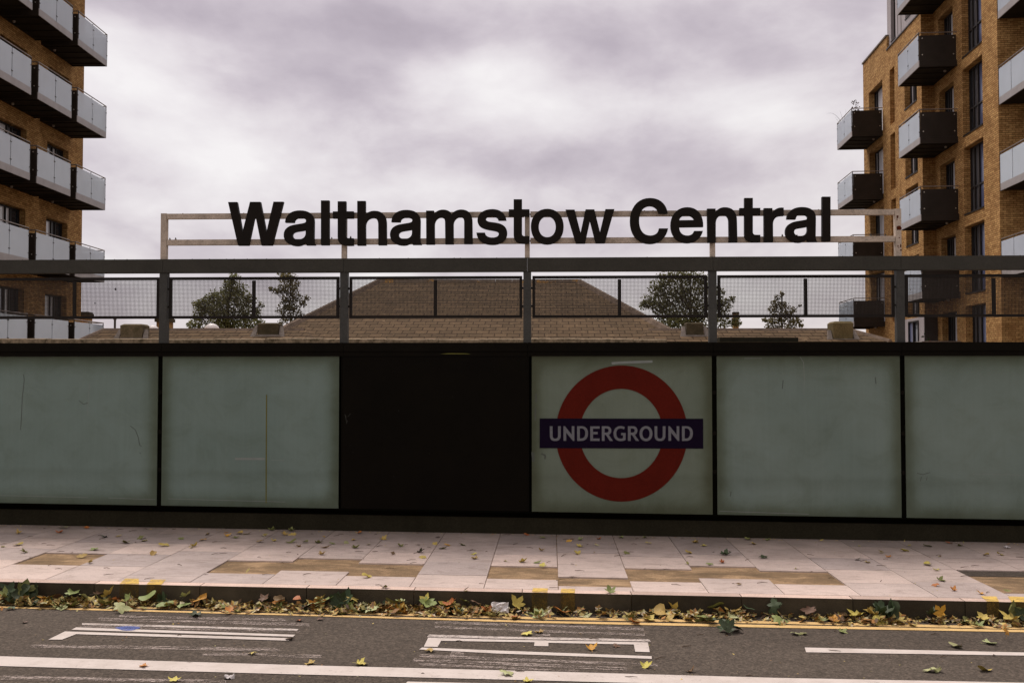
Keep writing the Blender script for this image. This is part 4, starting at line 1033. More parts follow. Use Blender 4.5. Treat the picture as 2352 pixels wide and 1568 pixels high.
part('wall', m, M['brick'], rb, True)
m = MB(); m.box(FX-0.05, FX+0.3, SM+0.001, far_u1+0.05, P2+0.002, P2+0.08); part('coping', m, M['lead'], rb, True)
m = MB(); m.box(FX-0.04, FX+0.28, SJ+0.001, SM-0.001, P1+0.002, P1+0.06); part('coping', m, M['raildark'], rb, True)
# grey clad storey set on the farther volume
cx = FX + 0.10; cz0, cz1 = P1+0.065, 22.5
fc = lambda u, z, d_: (cx + d_, u, z)
cw_ops = [(S(41.75), S(43.3), cz0+0.5, cz0+3.2), (S(44.75), S(45.45), cz0+0.25, cz0+3.9)]
m = MB(); wall_face(m, fc, SJ-0.02, SM+0.25, cz0, cz1, cw_ops, 0.25); m.poly([(cx,SM+0.25,cz0),(cx,SM+0.25,cz1),(5,SM+0.25,cz1),(5,SM+0.25,cz0)])
pent = part('clad_storey', m, M['clad'], rb, True)
m = MB()
for u in (43.9, 44.4, 41.4): m.box(cx-0.012, cx-0.001, S(u)-0.012, S(u)+0.012, cz0, cz1)
part('seam', m, M['cladshade'], pent, True)
m = MB(); m.box(cx+0.001, 0.6, SJ-0.05, SJ-0.021, cz0-0.05, cz1); part('end_cladding', m, M['cladshade'], pent, True)
window(rb, fc, *cw_ops[0], 0.2, (0.45,), None, mat=(M['winglass'], M['curtain']))
window(rb, fc, *cw_ops[1], 0.2, (), None, mat=(M['winglass'],))
# ground floor cladding on the farther volume
gx = FX - 0.03; gt = 2.32+HZ
fg = lambda u, z, d_: (gx + d_, u, z)
gops = [(S(41.55), S(42.9), zB+0.2, gt-0.12)]
m = MB(); wall_face(m, fg, SJ-0.04, S(44.2), zB, gt, gops, 0.025); m.poly([(gx,SJ-0.04,zB),(0.02,SJ-0.04,zB),(0.02,SJ-0.04,gt),(gx,SJ-0.04,gt)])
part('base_cladding', m, M['clad'], rb, True)
window(rb, fg, *gops[0], 0.022, (0.5,), None, mat=(M['winglass'], M['winblue']))
m = MB(); m.box(gx+0.01, 0.045, SJ-0.075, SJ-0.041, zB, gt-0.03); part('end_cladding', m, M['cladshade'], rb, True)
G_ = M['winglass']; GG = M['greyglass']; Bl = M['winblue']; Cu = M['curtain']
for i, o in enumerate(tall):
    if o in nearops: window(rb, fn, *o, 0.30, (0.57, 0.80), 0.40, mat=(Bl, GG, G_ if i % 2 else GG))
for i, o in enumerate(doors):
    if o in nearops: window(rb, fn, *o, 0.30, (0.64, 0.78), None, mat=(Cu, Cu if i % 2 else Bl, G_))
for i, o in enumerate(fw): window(rb, ff, *o, 0.30, (0.62, 0.74), None, mat=(G_, Bl, Cu))
for i, o in enumerate(fd): window(rb, ff, *o, 0.33, (0.82,), None, mat=(Cu, Cu if i % 2 else GG))
for k in range(-1, 5):
    balcony(rb, 0.0, -1, S(38.2), S(40.9), 13.2-3*k+HZ, 1.44)
for k in range(0, 5):
    balcony(rb, FX, -1, S(46.6), S(49.5), 12.5-3*k+HZ, 1.43)
# balconies on the end wall, facing the street: their side glass is what shows
for k in range(-1, 4):
    zt_ = 13.62 - 3*k + HZ; zs1 = zt_-1.10; zs0 = zt_-1.33
    D_ = 3.2
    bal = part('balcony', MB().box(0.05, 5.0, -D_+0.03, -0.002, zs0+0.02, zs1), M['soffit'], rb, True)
    part('fascia', MB().box(0.02, 0.049, -D_, -0.002, zs0, zs1+0.02), M['fascia'], bal, True)
    part('shaded_end_fascia', MB().box(0.05, 5.0, -D_, -D_+0.029, zs0, zs1+0.02), M['sidepanel'], bal, True)  # street end painted dark as well, shade put into the colour
    for j in range(3):
        part('glass_pane', MB().box(0.02, 0.032, -D_+0.02+j*D_/3, -D_-0.02+(j+1)*D_/3, zs1+0.021, zt_-0.085), M['balglass'], bal, True)
        part('baluster', MB().box(0.036, 0.055, -D_+(j+1)*D_/3-0.03, -D_+(j+1)*D_/3-0.006, zs1+0.021, zt_-0.03), M['raildark'], bal, True)
    part('front_panel', MB().box(0.06, 5.0, -D_, -D_+0.012, zs1+0.021, zt_-0.11), M['sidepanel'], bal, True)
    mm = MB().tube((0.03,-D_,zt_),(0.03,0,zt_),0.021,None,8); mm.tube((0.03,-D_+0.01,zt_),(5.0,-D_+0.01,zt_),0.021,None,8)
    part('handrail', mm, M['rail'], bal, True)
# ---- the block on the left: local +x is outwards
o0 = cw(-18.3, 42.2)
lb = thing('apartment_building', 'brick flats with stacked columns of frosted glass balconies, ending at a plain brick corner', 'building', (o0.x, o0.y, 0), YAW)
fl = lambda u, z, d_: (-d_, u, z)
lops = []
for k in range(-3, 6):
    z_ = 12.9 - 3*k + HZ
    if z_ < -1.4: continue
    for u0, u1 in ((-3.25,-1.38), (-6.95,-4.92), (-10.2,-8.2), (-13.4,-11.4)):
        lops.append((u0, u1, z_+0.02, z_+2.22))
m = MB(); wall_face(m, fl, -22, 0, zB, 25, lops, 0.34)
m.poly([(0,0,zB),(0,0,25),(-14,0,25),(-14,0,zB)]); m.poly([(0,-22,zB),(-14,-22,zB),(-14,-22,25),(0,-22,25)]); m.poly([(0,-22,25),(-14,-22,25),(-14,0,25),(0,0,25)]); m.poly([(-14,-22,zB),(-14,0,zB),(-14,0,25),(-14,-22,25)])
part('wall', m, M['brick'], lb, True)
for i, o in enumerate(lops):
    if o[0] < -9 and o[2] > 20: continue
    window(lb, fl, *o, 0.28, (0.50, 0.68), None, mat=((Cu, GG, G_), (Cu, Cu, G_), (GG, Cu, G_))[i % 3])
for k in range(-2, 5):
    for Za, Zb in ((38.3, 41.05), (35.1, 37.8), (31.9, 34.6)):
        if k == -2 and Za > 35: continue
        balcony(lb, 0.0, 1, Za-42.2, Zb-42.2, 14.05-3*k+HZ, 1.45)
# plants on the topmost far balcony of the right block
def rloc(u, x, z): return rb.matrix_basis @ Vector((x, u, z))
zfl = 12.5 - 1.10 + HZ
def plant_pot(p, r_, h_, t):
    part('pot', MB().tube(p, (p.x,p.y,p.z+h_), r_*0.75, r_, 12), M['pot'], t)
bpy.context.view_layer.update()
p = rloc(S(49.0), FX-1.15, zfl); t = thing('spiky_plant', 'spiky potted plant with arching leaves poking above the topmost far balcony rail', 'plant', tuple(p))
plant_pot(p, 0.16, 0.5, t)
mm = MB(); base = p + Vector((0,0,0.5))
for dx, dz, bend_ in ((-0.95,0.95,0.10),(-0.25,1.12,-0.1),(0.05,1.18,0.0),(0.25,1.0,0.12),(-0.5,0.8,0.15),(0.4,0.75,0.1),(0.12,1.02,-0.05)):
    prev = base
    for q in range(1, 8):
        f_ = q/7; cur = base + RIGHT*(dx*f_**1.3) + Vector((0,0,dz*(math.sin(f_*1.9)/math.sin(1.9) if abs(dx) > .6 else f_)))
        wd = 0.030*(1-f_*0.8); mm.poly([prev-FWD*wd-RIGHT*wd*.4, cur-FWD*wd*.8-RIGHT*wd*.3, cur+FWD*wd*.8+RIGHT*wd*.3, prev+FWD*wd+RIGHT*wd*.4]); mm.tube(prev, cur, wd*0.5, wd*0.4, 4, False); prev = cur
part('leaves', mm, M['plantgreen'], t)
p = rloc(S(47.3), FX-1.0, zfl); t = thing('leafy_plant', 'reddish leafy potted plant standing above the topmost far balcony rail', 'plant', tuple(p))
plant_pot(p, 0.15, 0.4, t)
mm = MB(); r7 = random.Random(6); top = p + Vector((-0.12,0,1.62)); mm.path([p+Vector((0,0,.4)), p+Vector((0.05,0,1.1)), top], [0.015,0.012,0.006], 5)
part('stem', mm, M['bark'], t)
mm = MB()
for k in range(46):
    f_ = r7.random(); c = p.lerp(top, 0.70+0.30*f_) + Vector((r7.gauss(0,.10), r7.gauss(0,.08), r7.gauss(0,.05)+0.02)); a = r7.uniform(0,6.28); q = r7.uniform(0.03,0.055)
    u = Vector((math.cos(a), r7.uniform(-.5,.5), math.sin(a)))*q; v_ = u.cross(Vector((r7.uniform(-.4,.4),1,0))).normalized()*q*0.55
    mm.poly([c-u, c+v_, c+u, c-v_])
part('leaves', mm, M['plantred'], t)
p = rloc(S(38.9), -1.0, 1.2-1.10+HZ); t = thing('flowering_plant', 'bushy potted plant with red flowers on the lowest visible balcony behind the wall', 'plant', tuple(p))
plant_pot(p, 0.2, 0.45, t)
mm = MB(); fl_ = MB()
for k in range(260):
    c = p + Vector((r7.gauss(0,.22), r7.gauss(0,.22), 0.75+r7.gauss(0,.22))); a = r7.uniform(0,6.28); q = r7.uniform(0.04,0.08)
    u = Vector((math.cos(a), r7.uniform(-.5,.5), math.sin(a)))*q; v_ = u.cross(Vector((r7.uniform(-.4,.4),1,0))).normalized()*q*0.5
    (fl_ if k % 14 == 0 else mm).poly([c-u, c+v_, c+u, c-v_])
part('leaves', mm, M['plantgreen'], t); part('petals', fl_, M['flower'], t)
# ------------------------------------------------------------------ trees beyond the station roof
def foliage_mat(name, c1, c2, c3):
    m, nt, b = new_mat(name); ge = N(nt, 'ShaderNodeNewGeometry')
    col = ramp(nt, ge.outputs['Random Per Island'], [(0.0, c1), (0.5, c2), (0.85, c2), (1.0, c3)])
    nt.links.new(col, b.inputs['Base Color']); b.inputs['Roughness'].default_value = 0.55; b.inputs['Specular IOR Level'].default_value = 0.25
    tr = N(nt, 'ShaderNodeBsdfTranslucent'); nt.links.new(col, tr.inputs[0])
    mx = N(nt, 'ShaderNodeMixShader'); mx.inputs[0].default_value = 0.42
    nt.links.new(b.outputs[0], mx.inputs[1]); nt.links.new(tr.outputs[0], mx.inputs[2]); nt.links.new(mx.outputs[0], nt.nodes['Material Output'].inputs['Surface'])
    return m
M['fol1'] = foliage_mat('foliage_olive', (0.110,0.120,0.045), (0.185,0.188,0.075), (0.30,0.28,0.12))
M['fol2'] = foliage_mat('foliage_russet', (0.100,0.092,0.040), (0.165,0.145,0.064), (0.27,0.225,0.100))
M['fol3'] = foliage_mat('foliage_dark', (0.098,0.104,0.040), (0.165,0.164,0.064), (0.27,0.245,0.105))
def tree(label, Z, clumps, dens, mat, trunk, seed, leaf=0.14, girth=1.0):
    rr = random.Random(seed)
    base = cw(XC(trunk, Z), Z, -1.6)
    t = thing('tree', label, 'tree', tuple(base), 0, 'trees behind the station roof')
    sc = Z/F; cs = []
    for px, py, r_ in clumps:
        cs.append((cw(XC(px, Z), Z + rr.uniform(-0.6, 0.6)*r_*sc*1.3, H(py, Z)), r_*sc))
    topz = max(c.z for c, _ in cs); lowz = min(c.z - r_ for c, r_ in cs)
    m = MB(); pts = [base]; n = 9
    for k in range(1, n+1):
        f_ = k/n; p = base.lerp(Vector((sum(c.x for c, _ in cs)/len(cs), sum(c.y for c, _ in cs)/len(cs), topz)), f_)
        p += Vector((rr.gauss(0, .08), rr.gauss(0, .08), 0)); p.z = base.z + (topz-base.z)*f_; pts.append(p)
    rad = [0.17*girth*(1 - 0.88*k/n) + 0.010 for k in range(n+1)]
    m.path(pts, rad, 7)
    for c, r_ in cs:
        zf = max(lowz - 0.3, c.z - r_*1.6 - 0.5); k = min(n-1, max(1, int((zf-base.z)/(topz-base.z)*n)))
        s_ = pts[k]; mid = s_.lerp(c, 0.55) + Vector((0,0,0.15)); m.path([s_, mid, c], [0.055*girth, 0.032*girth, 0.012*girth], 5)
        for q in range(7):
            e = c + Vector((rr.gauss(0,1), rr.gauss(0,1), rr.gauss(0,1))).normalized()*r_*0.95
            m.tube(c.lerp(mid, rr.random()*0.4), e, 0.012, 0.004, 4, False)
    part('trunk', m, M['bark'], t)
    m = MB()
    for c, r_ in cs:
        for k in range(int(dens*math.pi*r_*r_) + 12):
            d_ = Vector((rr.gauss(0,1), rr.gauss(0,1), rr.gauss(0,1))).normalized()*r_*(rr.random()**0.42)*rr.uniform(0.85, 1.18)
            d_.z *= 0.92; p = c + d_
            L_ = leaf*rr.uniform(0.6, 1.25); a = Vector((rr.gauss(0,1), rr.gauss(0,1), rr.gauss(0,.7)-.3)).normalized()
            b = a.cross(Vector((rr.gauss(0,1), rr.gauss(0,1), rr.gauss(0,1)))).normalized()*L_*0.34
            a *= L_*0.5; nrm = a.cross(b).normalized()*L_*0.08
            q = len(m.v); m.v += [tuple(p-a), tuple(p-a*.1+b+nrm), tuple(p+a), tuple(p-a*.1-b+nrm)]; m.f += [(q,q+1,q+2,q+3)]
    part('crown', m, mat, t)
tree('broad leafy tree with a narrow top behind the white rooflight dome', 55,
     [(541,638,15),(530,655,18),(548,668,24),(522,672,22),(505,690,28),(548,695,30),(574,690,18),(478,708,22),(515,720,34),(560,722,30),(588,715,14),(462,700,16),(448,698,10),(472,690,14),(490,682,14),(456,714,18),(600,700,8),(462,728,20),(490,742,28),(535,748,34),(572,748,26),(440,746,12),(456,750,14),(596,740,10)],
     360, M['fol1'], 530, 31)
tree('slim open tree with a wispy crown beside the slate hip', 55,
     [(650,634,16),(668,636,16),(682,650,9),(655,655,20),(672,668,18),(642,668,12),(622,664,7),(631,668,8),(660,690,20),(684,686,12),(702,684,9),(694,696,10),(652,712,18),(676,712,18),(690,722,8),(660,735,14),(645,742,9),(680,738,10),(648,756,8)],
     300, M['fol2'], 662, 32, 0.14, 0.45)
tree('big bushy tree rising behind the slope of the slate roof', 55,
     [(1530,640,24),(1560,632,24),(1590,636,24),(1612,642,18),(1512,662,22),(1545,668,34),(1585,668,34),(1622,664,26),(1494,690,20),(1480,700,12),(1515,700,28),(1555,705,36),(1600,705,36),(1640,700,28),(1655,672,14),(1664,700,20),(1682,688,9),(1650,735,28),(1600,742,36),(1550,742,36),(1685,735,16),(1697,742,9),(1520,730,24)],
     370, M['fol3'], 1580, 33)
tree('little pointed tree standing alone above the low slate ridge', 55,
     [(1797,674,6),(1788,682,8),(1784,696,12),(1800,700,12),(1780,712,14),(1805,716,16),(1825,712,8),(1838,702,4),(1790,732,18),(1815,735,17),(1770,738,12),(1834,738,10),(1756,734,6),(1785,750,14),(1820,750,14),(1842,748,6),(1762,752,8)],
     330, M['fol2'], 1800, 34, 0.14, 0.5)

# ------------------------------------------------------------------ fallen leaves
def leaf_mat(name, c, vein):
    m, nt, b = new_mat(name); o = objco(nt); oi = N(nt, 'ShaderNodeObjectInfo')
    f = noise(nt, 7.0, 5, 0.7, o, 0.3)
    col = ramp(nt, f, [(0.3, c), (0.62, tuple(x*0.78 for x in c)), (0.8, vein)])
    hv = N(nt, 'ShaderNodeHueSaturation'); nt.links.new(col, hv.inputs['Color'])
    nt.links.new(mth(nt, 'MULTIPLY_ADD', oi.outputs['Random'], 0.05, 0.475), hv.inputs['Hue'])
    nt.links.new(mth(nt, 'MULTIPLY_ADD', oi.outputs['Random'], 0.5, 0.72), hv.inputs['Value'])
    nt.links.new(hv.outputs[0], b.inputs['Base Color']); b.inputs['Roughness'].default_value = 0.6; b.inputs['Specular IOR Level'].default_value = 0.3
    return m
LM = {'y': ('yellow', leaf_mat('leaf_yellow', (0.52,0.40,0.10), (0.30,0.19,0.05))), 'g': ('green', leaf_mat('leaf_green', (0.22,0.24,0.075), (0.12,0.12,0.04))),
      'G': ('dark green', leaf_mat('leaf_dark_green', (0.045,0.068,0.026), (0.025,0.035,0.016))), 'o': ('orange', leaf_mat('leaf_orange', (0.50,0.21,0.035), (0.22,0.08,0.02))),
      'b': ('brown', leaf_mat('leaf_brown', (0.15,0.085,0.042), (0.07,0.04,0.02))), 'p': ('pale green', leaf_mat('leaf_pale_green', (0.40,0.41,0.19), (0.26,0.25,0.11))),
      'k': ('blackish', leaf_mat('leaf_black', (0.012,0.010,0.008), (0.008,0.007,0.006)))}
rl_ = random.Random(77)
def leaf_mesh(kind, mat, seed):
    """a lobed plane-tree leaf about one unit across, curled and creased"""
    rr = random.Random(seed); ang = []
    if kind == 'lobed':
        tips = [(-2.25,0.34),(-1.15,0.50),(0.0,0.58),(1.15,0.50),(2.25,0.34)]
        for i, (a, r_) in enumerate(tips):
            a += rr.uniform(-.08,.08); r_ *= rr.uniform(0.9,1.1)
            ang += [(a-0.38, r_*0.72), (a-0.20, r_*0.80), (a-0.08, r_*0.90), (a, r_), (a+0.10, r_*0.88), (a+0.22, r_*0.80), (a+0.38, r_*0.70)]
            if i < 4: ang.append(((a+tips[i+1][0])/2, min(r_, tips[i+1][1])*0.60))
        ang.append((math.pi, 0.12))
    else:
        for k in range(16):
            a = -math.pi + 2*math.pi*k/16; ang.append((a, 0.5*(0.52 + 0.48*abs(math.cos(a))**1.3)*rr.uniform(0.9,1.08)))
    cx_, cy_ = rr.uniform(-1,1), rr.uniform(-1,1)
    k1 = rr.uniform(0.4, 1.5)*rr.choice((-1,1,1)); k2 = rr.uniform(-0.5, 0.7); k3 = rr.uniform(0.1,0.35); ph = rr.uniform(0,6)
    def hgt(x, y): return k1*x*x*0.9 + k2*y*y + k3*abs(x)*0.5 + 0.06*math.sin(7*x+ph) + 0.05*math.sin(8*y+ph*2)
    v = [(0,0,0)]; n = len(ang)
    for f_ in (0.5, 1.0):
        for a, r_ in ang:
            x, y = math.sin(a)*r_*f_, math.cos(a)*r_*f_; v.append((x, y, hgt(x, y)))
    zmin = min(q[2] for q in v); v = [(x, y, z-zmin) for x, y, z in v]
    f = []
    for k in range(n):
        j = (k+1) % n; f.append((0, 1+k, 1+j)); f.append((1+k, 1+n+k, 1+n+j, 1+j))
    # stalk
    q = len(v); sx = rr.uniform(-.1,.1)
    v += [(-.012,-.06,v[0][2]), (.012,-.06,v[0][2]), (sx+.010,-.52,0.03), (sx-.010,-.52,0.03)]; f.append((q,q+1,q+2,q+3))
    me = bpy.data.meshes.new('fallen_leaf'); me.from_pydata(v, [], f); me.update(); me.materials.append(mat)
    me.polygons.foreach_set('use_smooth', [True]*len(me.polygons)); return me
LMESH = {}
for ck in LM:
    LMESH[ck] = [leaf_mesh('lobed' if i < 4 else 'oval', LM[ck][1], 100*i + hash_) for i, hash_ in ((0,3),(1,7),(2,11),(3,17),(4,5),(5,9))]
ZONES = [(-9e9, 366, 'the unbroken pale panel'), (366, 783, 'the streaked pale panel'), (783, 1216, 'the black panel'), (1216, 1641, 'the roundel'), (1641, 2074, 'the scuffed panel'), (2074, 9e9, 'the end panel')]
REG = []
def put_leaf(p, ck, size, px, where, tilt=0.25, lift=0.0, kind=None, yaw=None, pitch=None):
    me = LMESH[ck][kind if kind is not None else rl_.choice((0,1,2,3,0,1,2,3,4,5))]
    o = bpy.data.objects.new('fallen_leaf', me); COL.objects.link(o)
    o.location = (p.x, p.y, p.z + 0.004 + lift)
    o.rotation_euler = (pitch if pitch is not None else rl_.gauss(0, tilt), rl_.gauss(0, tilt*.7), yaw if yaw is not None else rl_.uniform(0, 6.28))
    o.scale = (size, size*rl_.uniform(.85,1.1), size*rl_.uniform(.6,1.0))
    zone = next(z[2] for z in ZONES if z[0] <= px < z[1])
    REG.append((o, ck, where, zone, px, size)); o['category'] = 'leaf'
    return o
def row(y):
    if y > -0.75: return 'on the paving by the wall foot'
    if y > -1.7: return 'on the middle of the paving'
    return 'on the paving near the kerb'
sz = {'y': 0.088, 'g': 0.092, 'G': 0.115, 'o': 0.085, 'b': 0.07, 'p': 0.09}
Lp = [
 (Z1, '155 182 y,540 135 g,500 175 o,727 133 o,870 212 G,1000 205 y,1055 260 g,1185 222 g,1215 245 y,805 315 g,150 277 y,210 340 g,1515 228 g,1710 235 o,1910 205 o,2010 183 y,2075 187 y,1980 218 g,2215 200 b,2310 140 g,1635 288 y,1600 300 b,1375 285 y,2180 252 y,690 368 y,755 428 y,1285 355 y,2075 508 b,30 293 b,1895 172 b,1740 190 b,2300 245 y'),
 (Z2, '65 203 b,240 193 y,310 190 y,290 158 g,300 255 g,355 290 y,410 255 g,515 260 g,575 300 y,635 268 g,750 260 p,825 237 y,830 303 g,945 275 b,550 358 y,870 178 o,1065 228 y,1215 290 g,1365 278 b,1375 338 G,1405 383 y,1500 272 y,1600 281 o,1563 308 g,1735 280 g,1840 355 y,1845 392 y,1155 355 b,930 546 y,1085 635 g,1770 660 b,2085 410 b,2235 420 y,2265 190 o,1530 210 b,565 212 b'),
 (Z3, '390 218 g,705 235 g,610 245 o,870 228 o,1045 215 g,1255 215 g,1275 265 y,710 290 y,840 280 b,380 325 y,685 352 y,840 348 b,1085 348 g,1570 222 b,1665 258 y,1755 285 y,1620 345 y,1915 358 G,1905 425 o,1795 440 g,2125 230 g,2170 270 y,2290 238 g,2250 385 G,965 675 g,2040 608 b,345 425 g,390 455 y,640 225 b,1600 435 b'),
 (Z4, '970 288 b,1145 343 b,1215 380 o,1385 283 b,1350 330 y,1540 288 g,1725 262 o,1820 285 g,2035 365 y,2155 362 y,960 402 G,1030 425 y,1540 443 y,1620 490 y,1640 573 g,1765 660 o,1985 685 o,2225 667 g,1610 617 o,1640 372 b,435 478 b,650 240 b'),
]
BROWN = []
for zf, s_ in Lp:
    for it in s_.split(','):
        x, y, ck = it.split(); px, py = zf(float(x), float(y)); p = on_ground(px, py)
        if p.y > -0.02: p.y = -0.03
        if ck == 'b': BROWN.append(p); continue
        put_leaf(p, ck, sz[ck]*rl_.uniform(0.85, 1.25), px, row(p.y), 0.22)
Lr = [(Z1, '190 790 p,1655 872 G,1985 842 g,1195 1300 o,1460 1420 y,2130 1192 y,610 798 o,200 930 b'),
      (Z2, '370 912 o,530 903 b,860 1280 y,915 1282 y,468 1275 y,2095 1370 p,1470 1168 y,280 1074 b,2275 1033 y,2275 1430 y'),
      (Z3, '250 1033 y,375 1015 y,1260 1306 y,805 1157 o,1910 1000 G,1950 1020 G,1930 960 G,1985 1005 G,1825 945 G,1000 1129 b,1640 1345 b'),
      (Z4, '440 1030 p,510 1025 g,815 1006 g,1775 1132 p,2195 1060 o,2015 1333 y,1625 1333 g,1560 1338 p,2050 1105 p')]
for zf, s_ in Lr:
    for it in s_.split(','):
        x, y, ck = it.split(); px, py = zf(float(x), float(y)); p = on_ground(px, py, -KH)
        big_ = 1.3 if ck in 'pG' else 1.0
        o = put_leaf(p, ck, sz[ck]*rl_.uniform(0.9, 1.2)*big_, px, 'on the road', 0.6 if (ck == 'G' and px > 1500) else 0.2, 0.02 if (ck == 'G' and px > 1500) else 0.0)
        if (zf is Z4) and x == '2195': o.rotation_euler = (1.25, 0.35, 0.5); o.location.z += 0.04
# heaped along the gutter
def gutter(px, off, h=0.0):
    p = on_ground(px, 1400 + (px-1176)*0.0215, -KH); p.y = KY - off; p.z = gz(p.x) - KH + h; return p
GUT = [(-10, 130, 10, 'GygoyppG'), (130, 330, 16, 'yyppoggGb'), (230, 360, 4, 'yopg'), (380, 640, 10, 'yggpobG'), (640, 740, 9, 'ygpGGob'), (740, 830, 10, 'GGypgog'), (830, 960, 12, 'pgyoGgp'), (960, 1170, 20, 'pgyooGgpb'),
       (1170, 1330, 7, 'ygpob'), (1330, 1480, 4, 'gopyb'), (1480, 1640, 7, 'opgyb'), (1640, 1800, 6, 'pgGpgy'), (1800, 1960, 6, 'goybp'), (1985, 2050, 7, 'GGpygoG'), (2050, 2240, 6, 'oybGgp'), (2240, 2380, 6, 'GyGpgy')]
for a, b, n, cs_ in GUT:
    for k in range(n):
        px = rl_.uniform(a, b); off = abs(rl_.gauss(0, 0.11)) + 0.015; ck = rl_.choice(cs_)
        near = off < 0.10
        h = rl_.uniform(0.0, 0.075) if near else rl_.uniform(0, 0.02)
        o = put_leaf(gutter(px, min(off, 0.30), h), ck, rl_.uniform(0.095, 0.175), px, 'heaped in the gutter', 0.33)
        if near and rl_.random() < 0.22:
            o.rotation_euler = (rl_.uniform(0.5, 1.15), rl_.gauss(0, .4), rl_.gauss(0, .9)); o.location.z += 0.015
for px, hs in ((75, 4), (100, 3), (790, 3), (2015, 4), (2030, 3), (1775, 2), (2330, 2), (370, 2)):   # leaves standing up against the kerb
    for k in range(hs):
        p = gutter(px + rl_.gauss(0, 12), rl_.uniform(0.02, 0.06), rl_.uniform(0.01, 0.10))
        o = put_leaf(p, rl_.choice('GGGgG'), rl_.uniform(0.12, 0.19), px, 'heaped in the gutter', 0.4)
        o.rotation_euler = (rl_.uniform(0.8, 1.4), rl_.gauss(0, .5), rl_.gauss(0, .7))
# two dark scraps of leaf caught in the wire
for px, py in ((217.5, 697.5), (266, 665), (223, 729)):
    p = on_y(px, py, 0.034); o = put_leaf(p, 'k', 0.035, px, 'caught in the wire mesh', 0.3); o.location = p; o.rotation_euler = (1.4, 0.2, rl_.uniform(0, 6))
# labels: colour, place, then order within the few that remain alike
ORD = 'first second third fourth fifth sixth seventh eighth ninth tenth eleventh twelfth thirteenth fourteenth fifteenth sixteenth seventeenth eighteenth nineteenth twentieth'.split()
by = {}
for r_ in REG: by.setdefault((r_[1], r_[2], r_[3]), []).append(r_)
for (ck, where, zone), rs_ in by.items():
    rs_.sort(key=lambda r_: r_[4]); nm = LM[ck][0]
    rel = 'below' if where != 'caught in the wire mesh' else 'above'
    for i, r_ in enumerate(rs_):
        o = r_[0]; base_ = '%s leaf %s %s %s' % (nm, where, rel, zone)
        if len(rs_) == 1: lab = base_
        else: lab = '%s %s leaf %s %s %s' % (ORD[i] if i < 20 else 'last', nm, where.replace('on the paving by the wall foot','by the wall foot').replace('on the middle of the paving','on mid paving').replace('on the paving near the kerb','on paving near kerb').replace('heaped in the gutter','heaped in gutter'), rel, zone) 
        o['label'] = lab
        o['group'] = {'on the road': 'leaves on the road', 'heaped in the gutter': 'leaves heaped in the gutter', 'caught in the wire mesh': 'leaves caught in the wire'}.get(where, 'leaves on the paving')
# small fragments and twigs nobody could count
def litter_mat():
    m, nt, b = new_mat('leaf_fragments'); ge = N(nt, 'ShaderNodeNewGeometry')
    col = ramp(nt, ge.outputs['Random Per Island'], [(0.0, (0.06,0.034,0.016)), (0.22, (0.14,0.08,0.03)), (0.38, (0.36,0.16,0.035)), (0.55, (0.22,0.20,0.06)), (0.75, (0.50,0.37,0.10)), (0.92, (0.40,0.36,0.17)), (1.0, (0.6,0.52,0.40))])
    nt.links.new(col, b.inputs['Base Color']); b.inputs['Roughness'].default_value = 0.8; return m
M['litter'] = litter_mat()
m = MB(); rr = random.Random(21)
def frag(p, s_, up=0.5):
    a = rr.uniform(0, 6.28); u = Vector((math.cos(a), math.sin(a), rr.gauss(0, up)))*s_; v_ = Vector((-math.sin(a), math.cos(a), rr.gauss(0, up)))*s_*rr.uniform(.3,.8)
    lift = abs(u.z)+abs(v_.z); c = Vector(p) + Vector((0,0,lift*0.8+0.003))
    m.poly([c-u, c+v_*rr.uniform(.6,1.2), c+u*rr.uniform(.7,1.2), c-v_])
for k in range(9500):
    px = rr.uniform(-150, 2500)
    dens = 0.75 if px < 360 else 0.35 if px < 600 else 0.9 if px < 1180 else 0.22 if px < 1560 else 0.5 if px < 1720 else 0.2 if px < 1890 else 0.8 if px < 2070 else 0.4
    dens *= 0.35 + 0.65*abs(math.sin(px*0.021)*math.sin(px*0.0083 + 1.1))**0.5
    if rr.random() > dens: continue
    off = abs(rr.gauss(0, 0.085)) + 0.004
    frag(gutter(px, min(off, .36), max(0, rr.gauss(0.006, .012))), rr.choice((rr.uniform(0.005, 0.018), rr.uniform(0.006, 0.022), rr.uniform(0.014, 0.036))), 0.35)
def leafy(p, s_):
    a0_ = rr.uniform(0, 6.28); n_ = Vector((rr.gauss(0,.45), rr.gauss(0,.45), 1)).normalized(); u = n_.orthogonal().normalized(); w_ = n_.cross(u); pts = []
    for q in range(10):
        an = a0_ + q*0.628; ra = s_*(1.0 if q % 2 == 0 else 0.62)*rr.uniform(.8, 1.15); pts.append(Vector(p) + u*(math.cos(an)*ra) + w_*(math.sin(an)*ra) + n_*rr.gauss(0, s_*0.10))
    zl_ = min(v.z for v in pts); gzz = gz(p.x) - KH + 0.003
    if zl_ < gzz: pts = [v + Vector((0,0,gzz-zl_)) for v in pts]
    ctr = sum(pts, Vector())/10
    for q in range(10): m.poly([ctr, pts[q], pts[(q+1) % 10]])
PILE = [(-60, 130, 90), (130, 350, 120), (380, 640, 60), (640, 960, 150), (960, 1180, 130), (1180, 1560, 40), (1560, 1720, 40), (1720, 1960, 25), (1960, 2070, 60), (2070, 2420, 60)]
for a_, b_, n_ in PILE:
    for k in range(n_):
        px = rr.uniform(a_, b_); off = min(abs(rr.gauss(0, 0.075)) + 0.02, 0.26)
        leafy(gutter(px, off, rr.uniform(0, 0.065)*max(0.1, 1 - off/0.16)), rr.uniform(0.026, 0.055))
o = link('leaf_litter', m.mesh('leaf_litter', M['litter'])); o['kind'] = 'stuff'
m = MB()
for p in BROWN:
    for q in range(2): frag(p + Vector((rr.gauss(0,.008), rr.gauss(0,.008), 0)), rr.uniform(0.018, 0.036), 0.3)
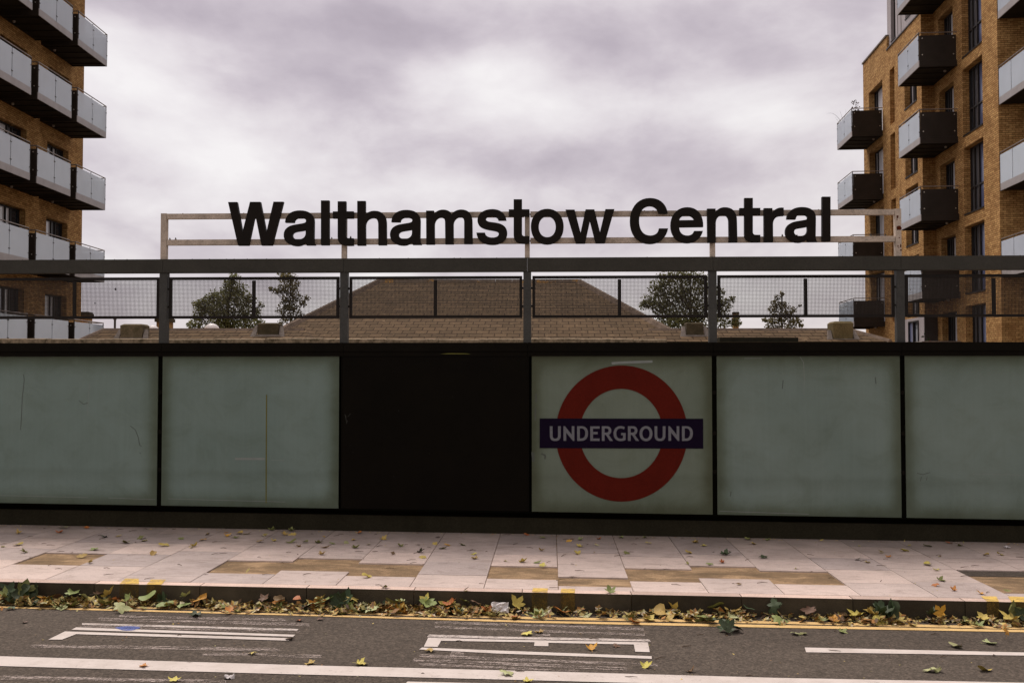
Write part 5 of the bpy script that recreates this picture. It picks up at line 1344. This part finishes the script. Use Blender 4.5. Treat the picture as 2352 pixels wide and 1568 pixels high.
for k in range(520):
    x = rr.uniform(-6.5, 6.5); y = rr.uniform(KY+0.15, -0.02); frag((x, y, gz(x)), rr.uniform(0.003, 0.010), 0.15)
for k in range(650):
    x = rr.uniform(-7, 7); y = -0.02 - abs(rr.gauss(0, 0.05)); frag((x, y, gz(x)), rr.uniform(0.003, 0.012), 0.3)
for k in range(300):
    x = rr.uniform(-5, 5); y = rr.uniform(-5.6, KY-0.3); frag((x, y, gz(x)-KH), rr.uniform(0.003, 0.011), 0.15)
o = link('paving_crumbs', m.mesh('paving_crumbs', M['litter'])); o['kind'] = 'stuff'
m = MB()
for k in range(170):
    x = rr.uniform(-6.5, 6.5); road_ = rr.random() < 0.25
    y = rr.uniform(-5.3, KY-0.3) if road_ else rr.uniform(KY+0.15, -0.05)
    z = gz(x) + 0.004 - (KH if road_ else 0); a = rr.gauss(0, 0.5); L_ = rr.uniform(0.02, 0.09)
    q = Vector((x, y, z)); w_ = q + Vector((math.cos(a)*L_, math.sin(a)*L_, rr.uniform(0, .008))); mid = q.lerp(w_, .5) + Vector((0, rr.gauss(0, .006), .004))
    m.path([q, mid, w_], [0.0022, 0.0026, 0.0014], 4)
o = link('twig_litter', m.mesh('twig_litter', M['twig'])); o['kind'] = 'stuff'
# scraps of paper
def paper(p, w_, h_, label, tilt):
    m = MB(); n = 7; r8 = random.Random(int(w_*1e4)); g = [[Vector(((i/(n-1)-.5)*w_*r8.uniform(.93,1.05), (j/(n-1)-.5)*h_*r8.uniform(.9,1.1), abs(r8.gauss(0,.010)))) for i in range(n)] for j in range(n)]
    for j in range(n-1):
        for i in range(n-1): m.poly([g[j][i], g[j][i+1], g[j+1][i+1], g[j+1][i]])
    o = link('paper_scrap', m.mesh('paper_scrap', M['paper'])); o.location = p; o.rotation_euler = tilt; tag(o, label, 'litter')
paper(gutter(1151, 0.10, 0.055), 0.135, 0.085, 'torn white scrap of paper lying among the gutter leaves below the black panel', (1.05, 0.05, 0.1))
p = on_ground(*Z4(2210, 300)); paper(p + Vector((0,0,.004)), 0.07, 0.045, 'tiny white scrap of paper on the paving below the end panel', (0.1, 0.1, 0.6))
p = on_ground(*Z1(1925, 1393), off=-KH); paper(p + Vector((0,0,.004)), 0.06, 0.05, 'tiny white scrap of paper on the road beside the broad white line', (0.1, 0.05, 0.4))
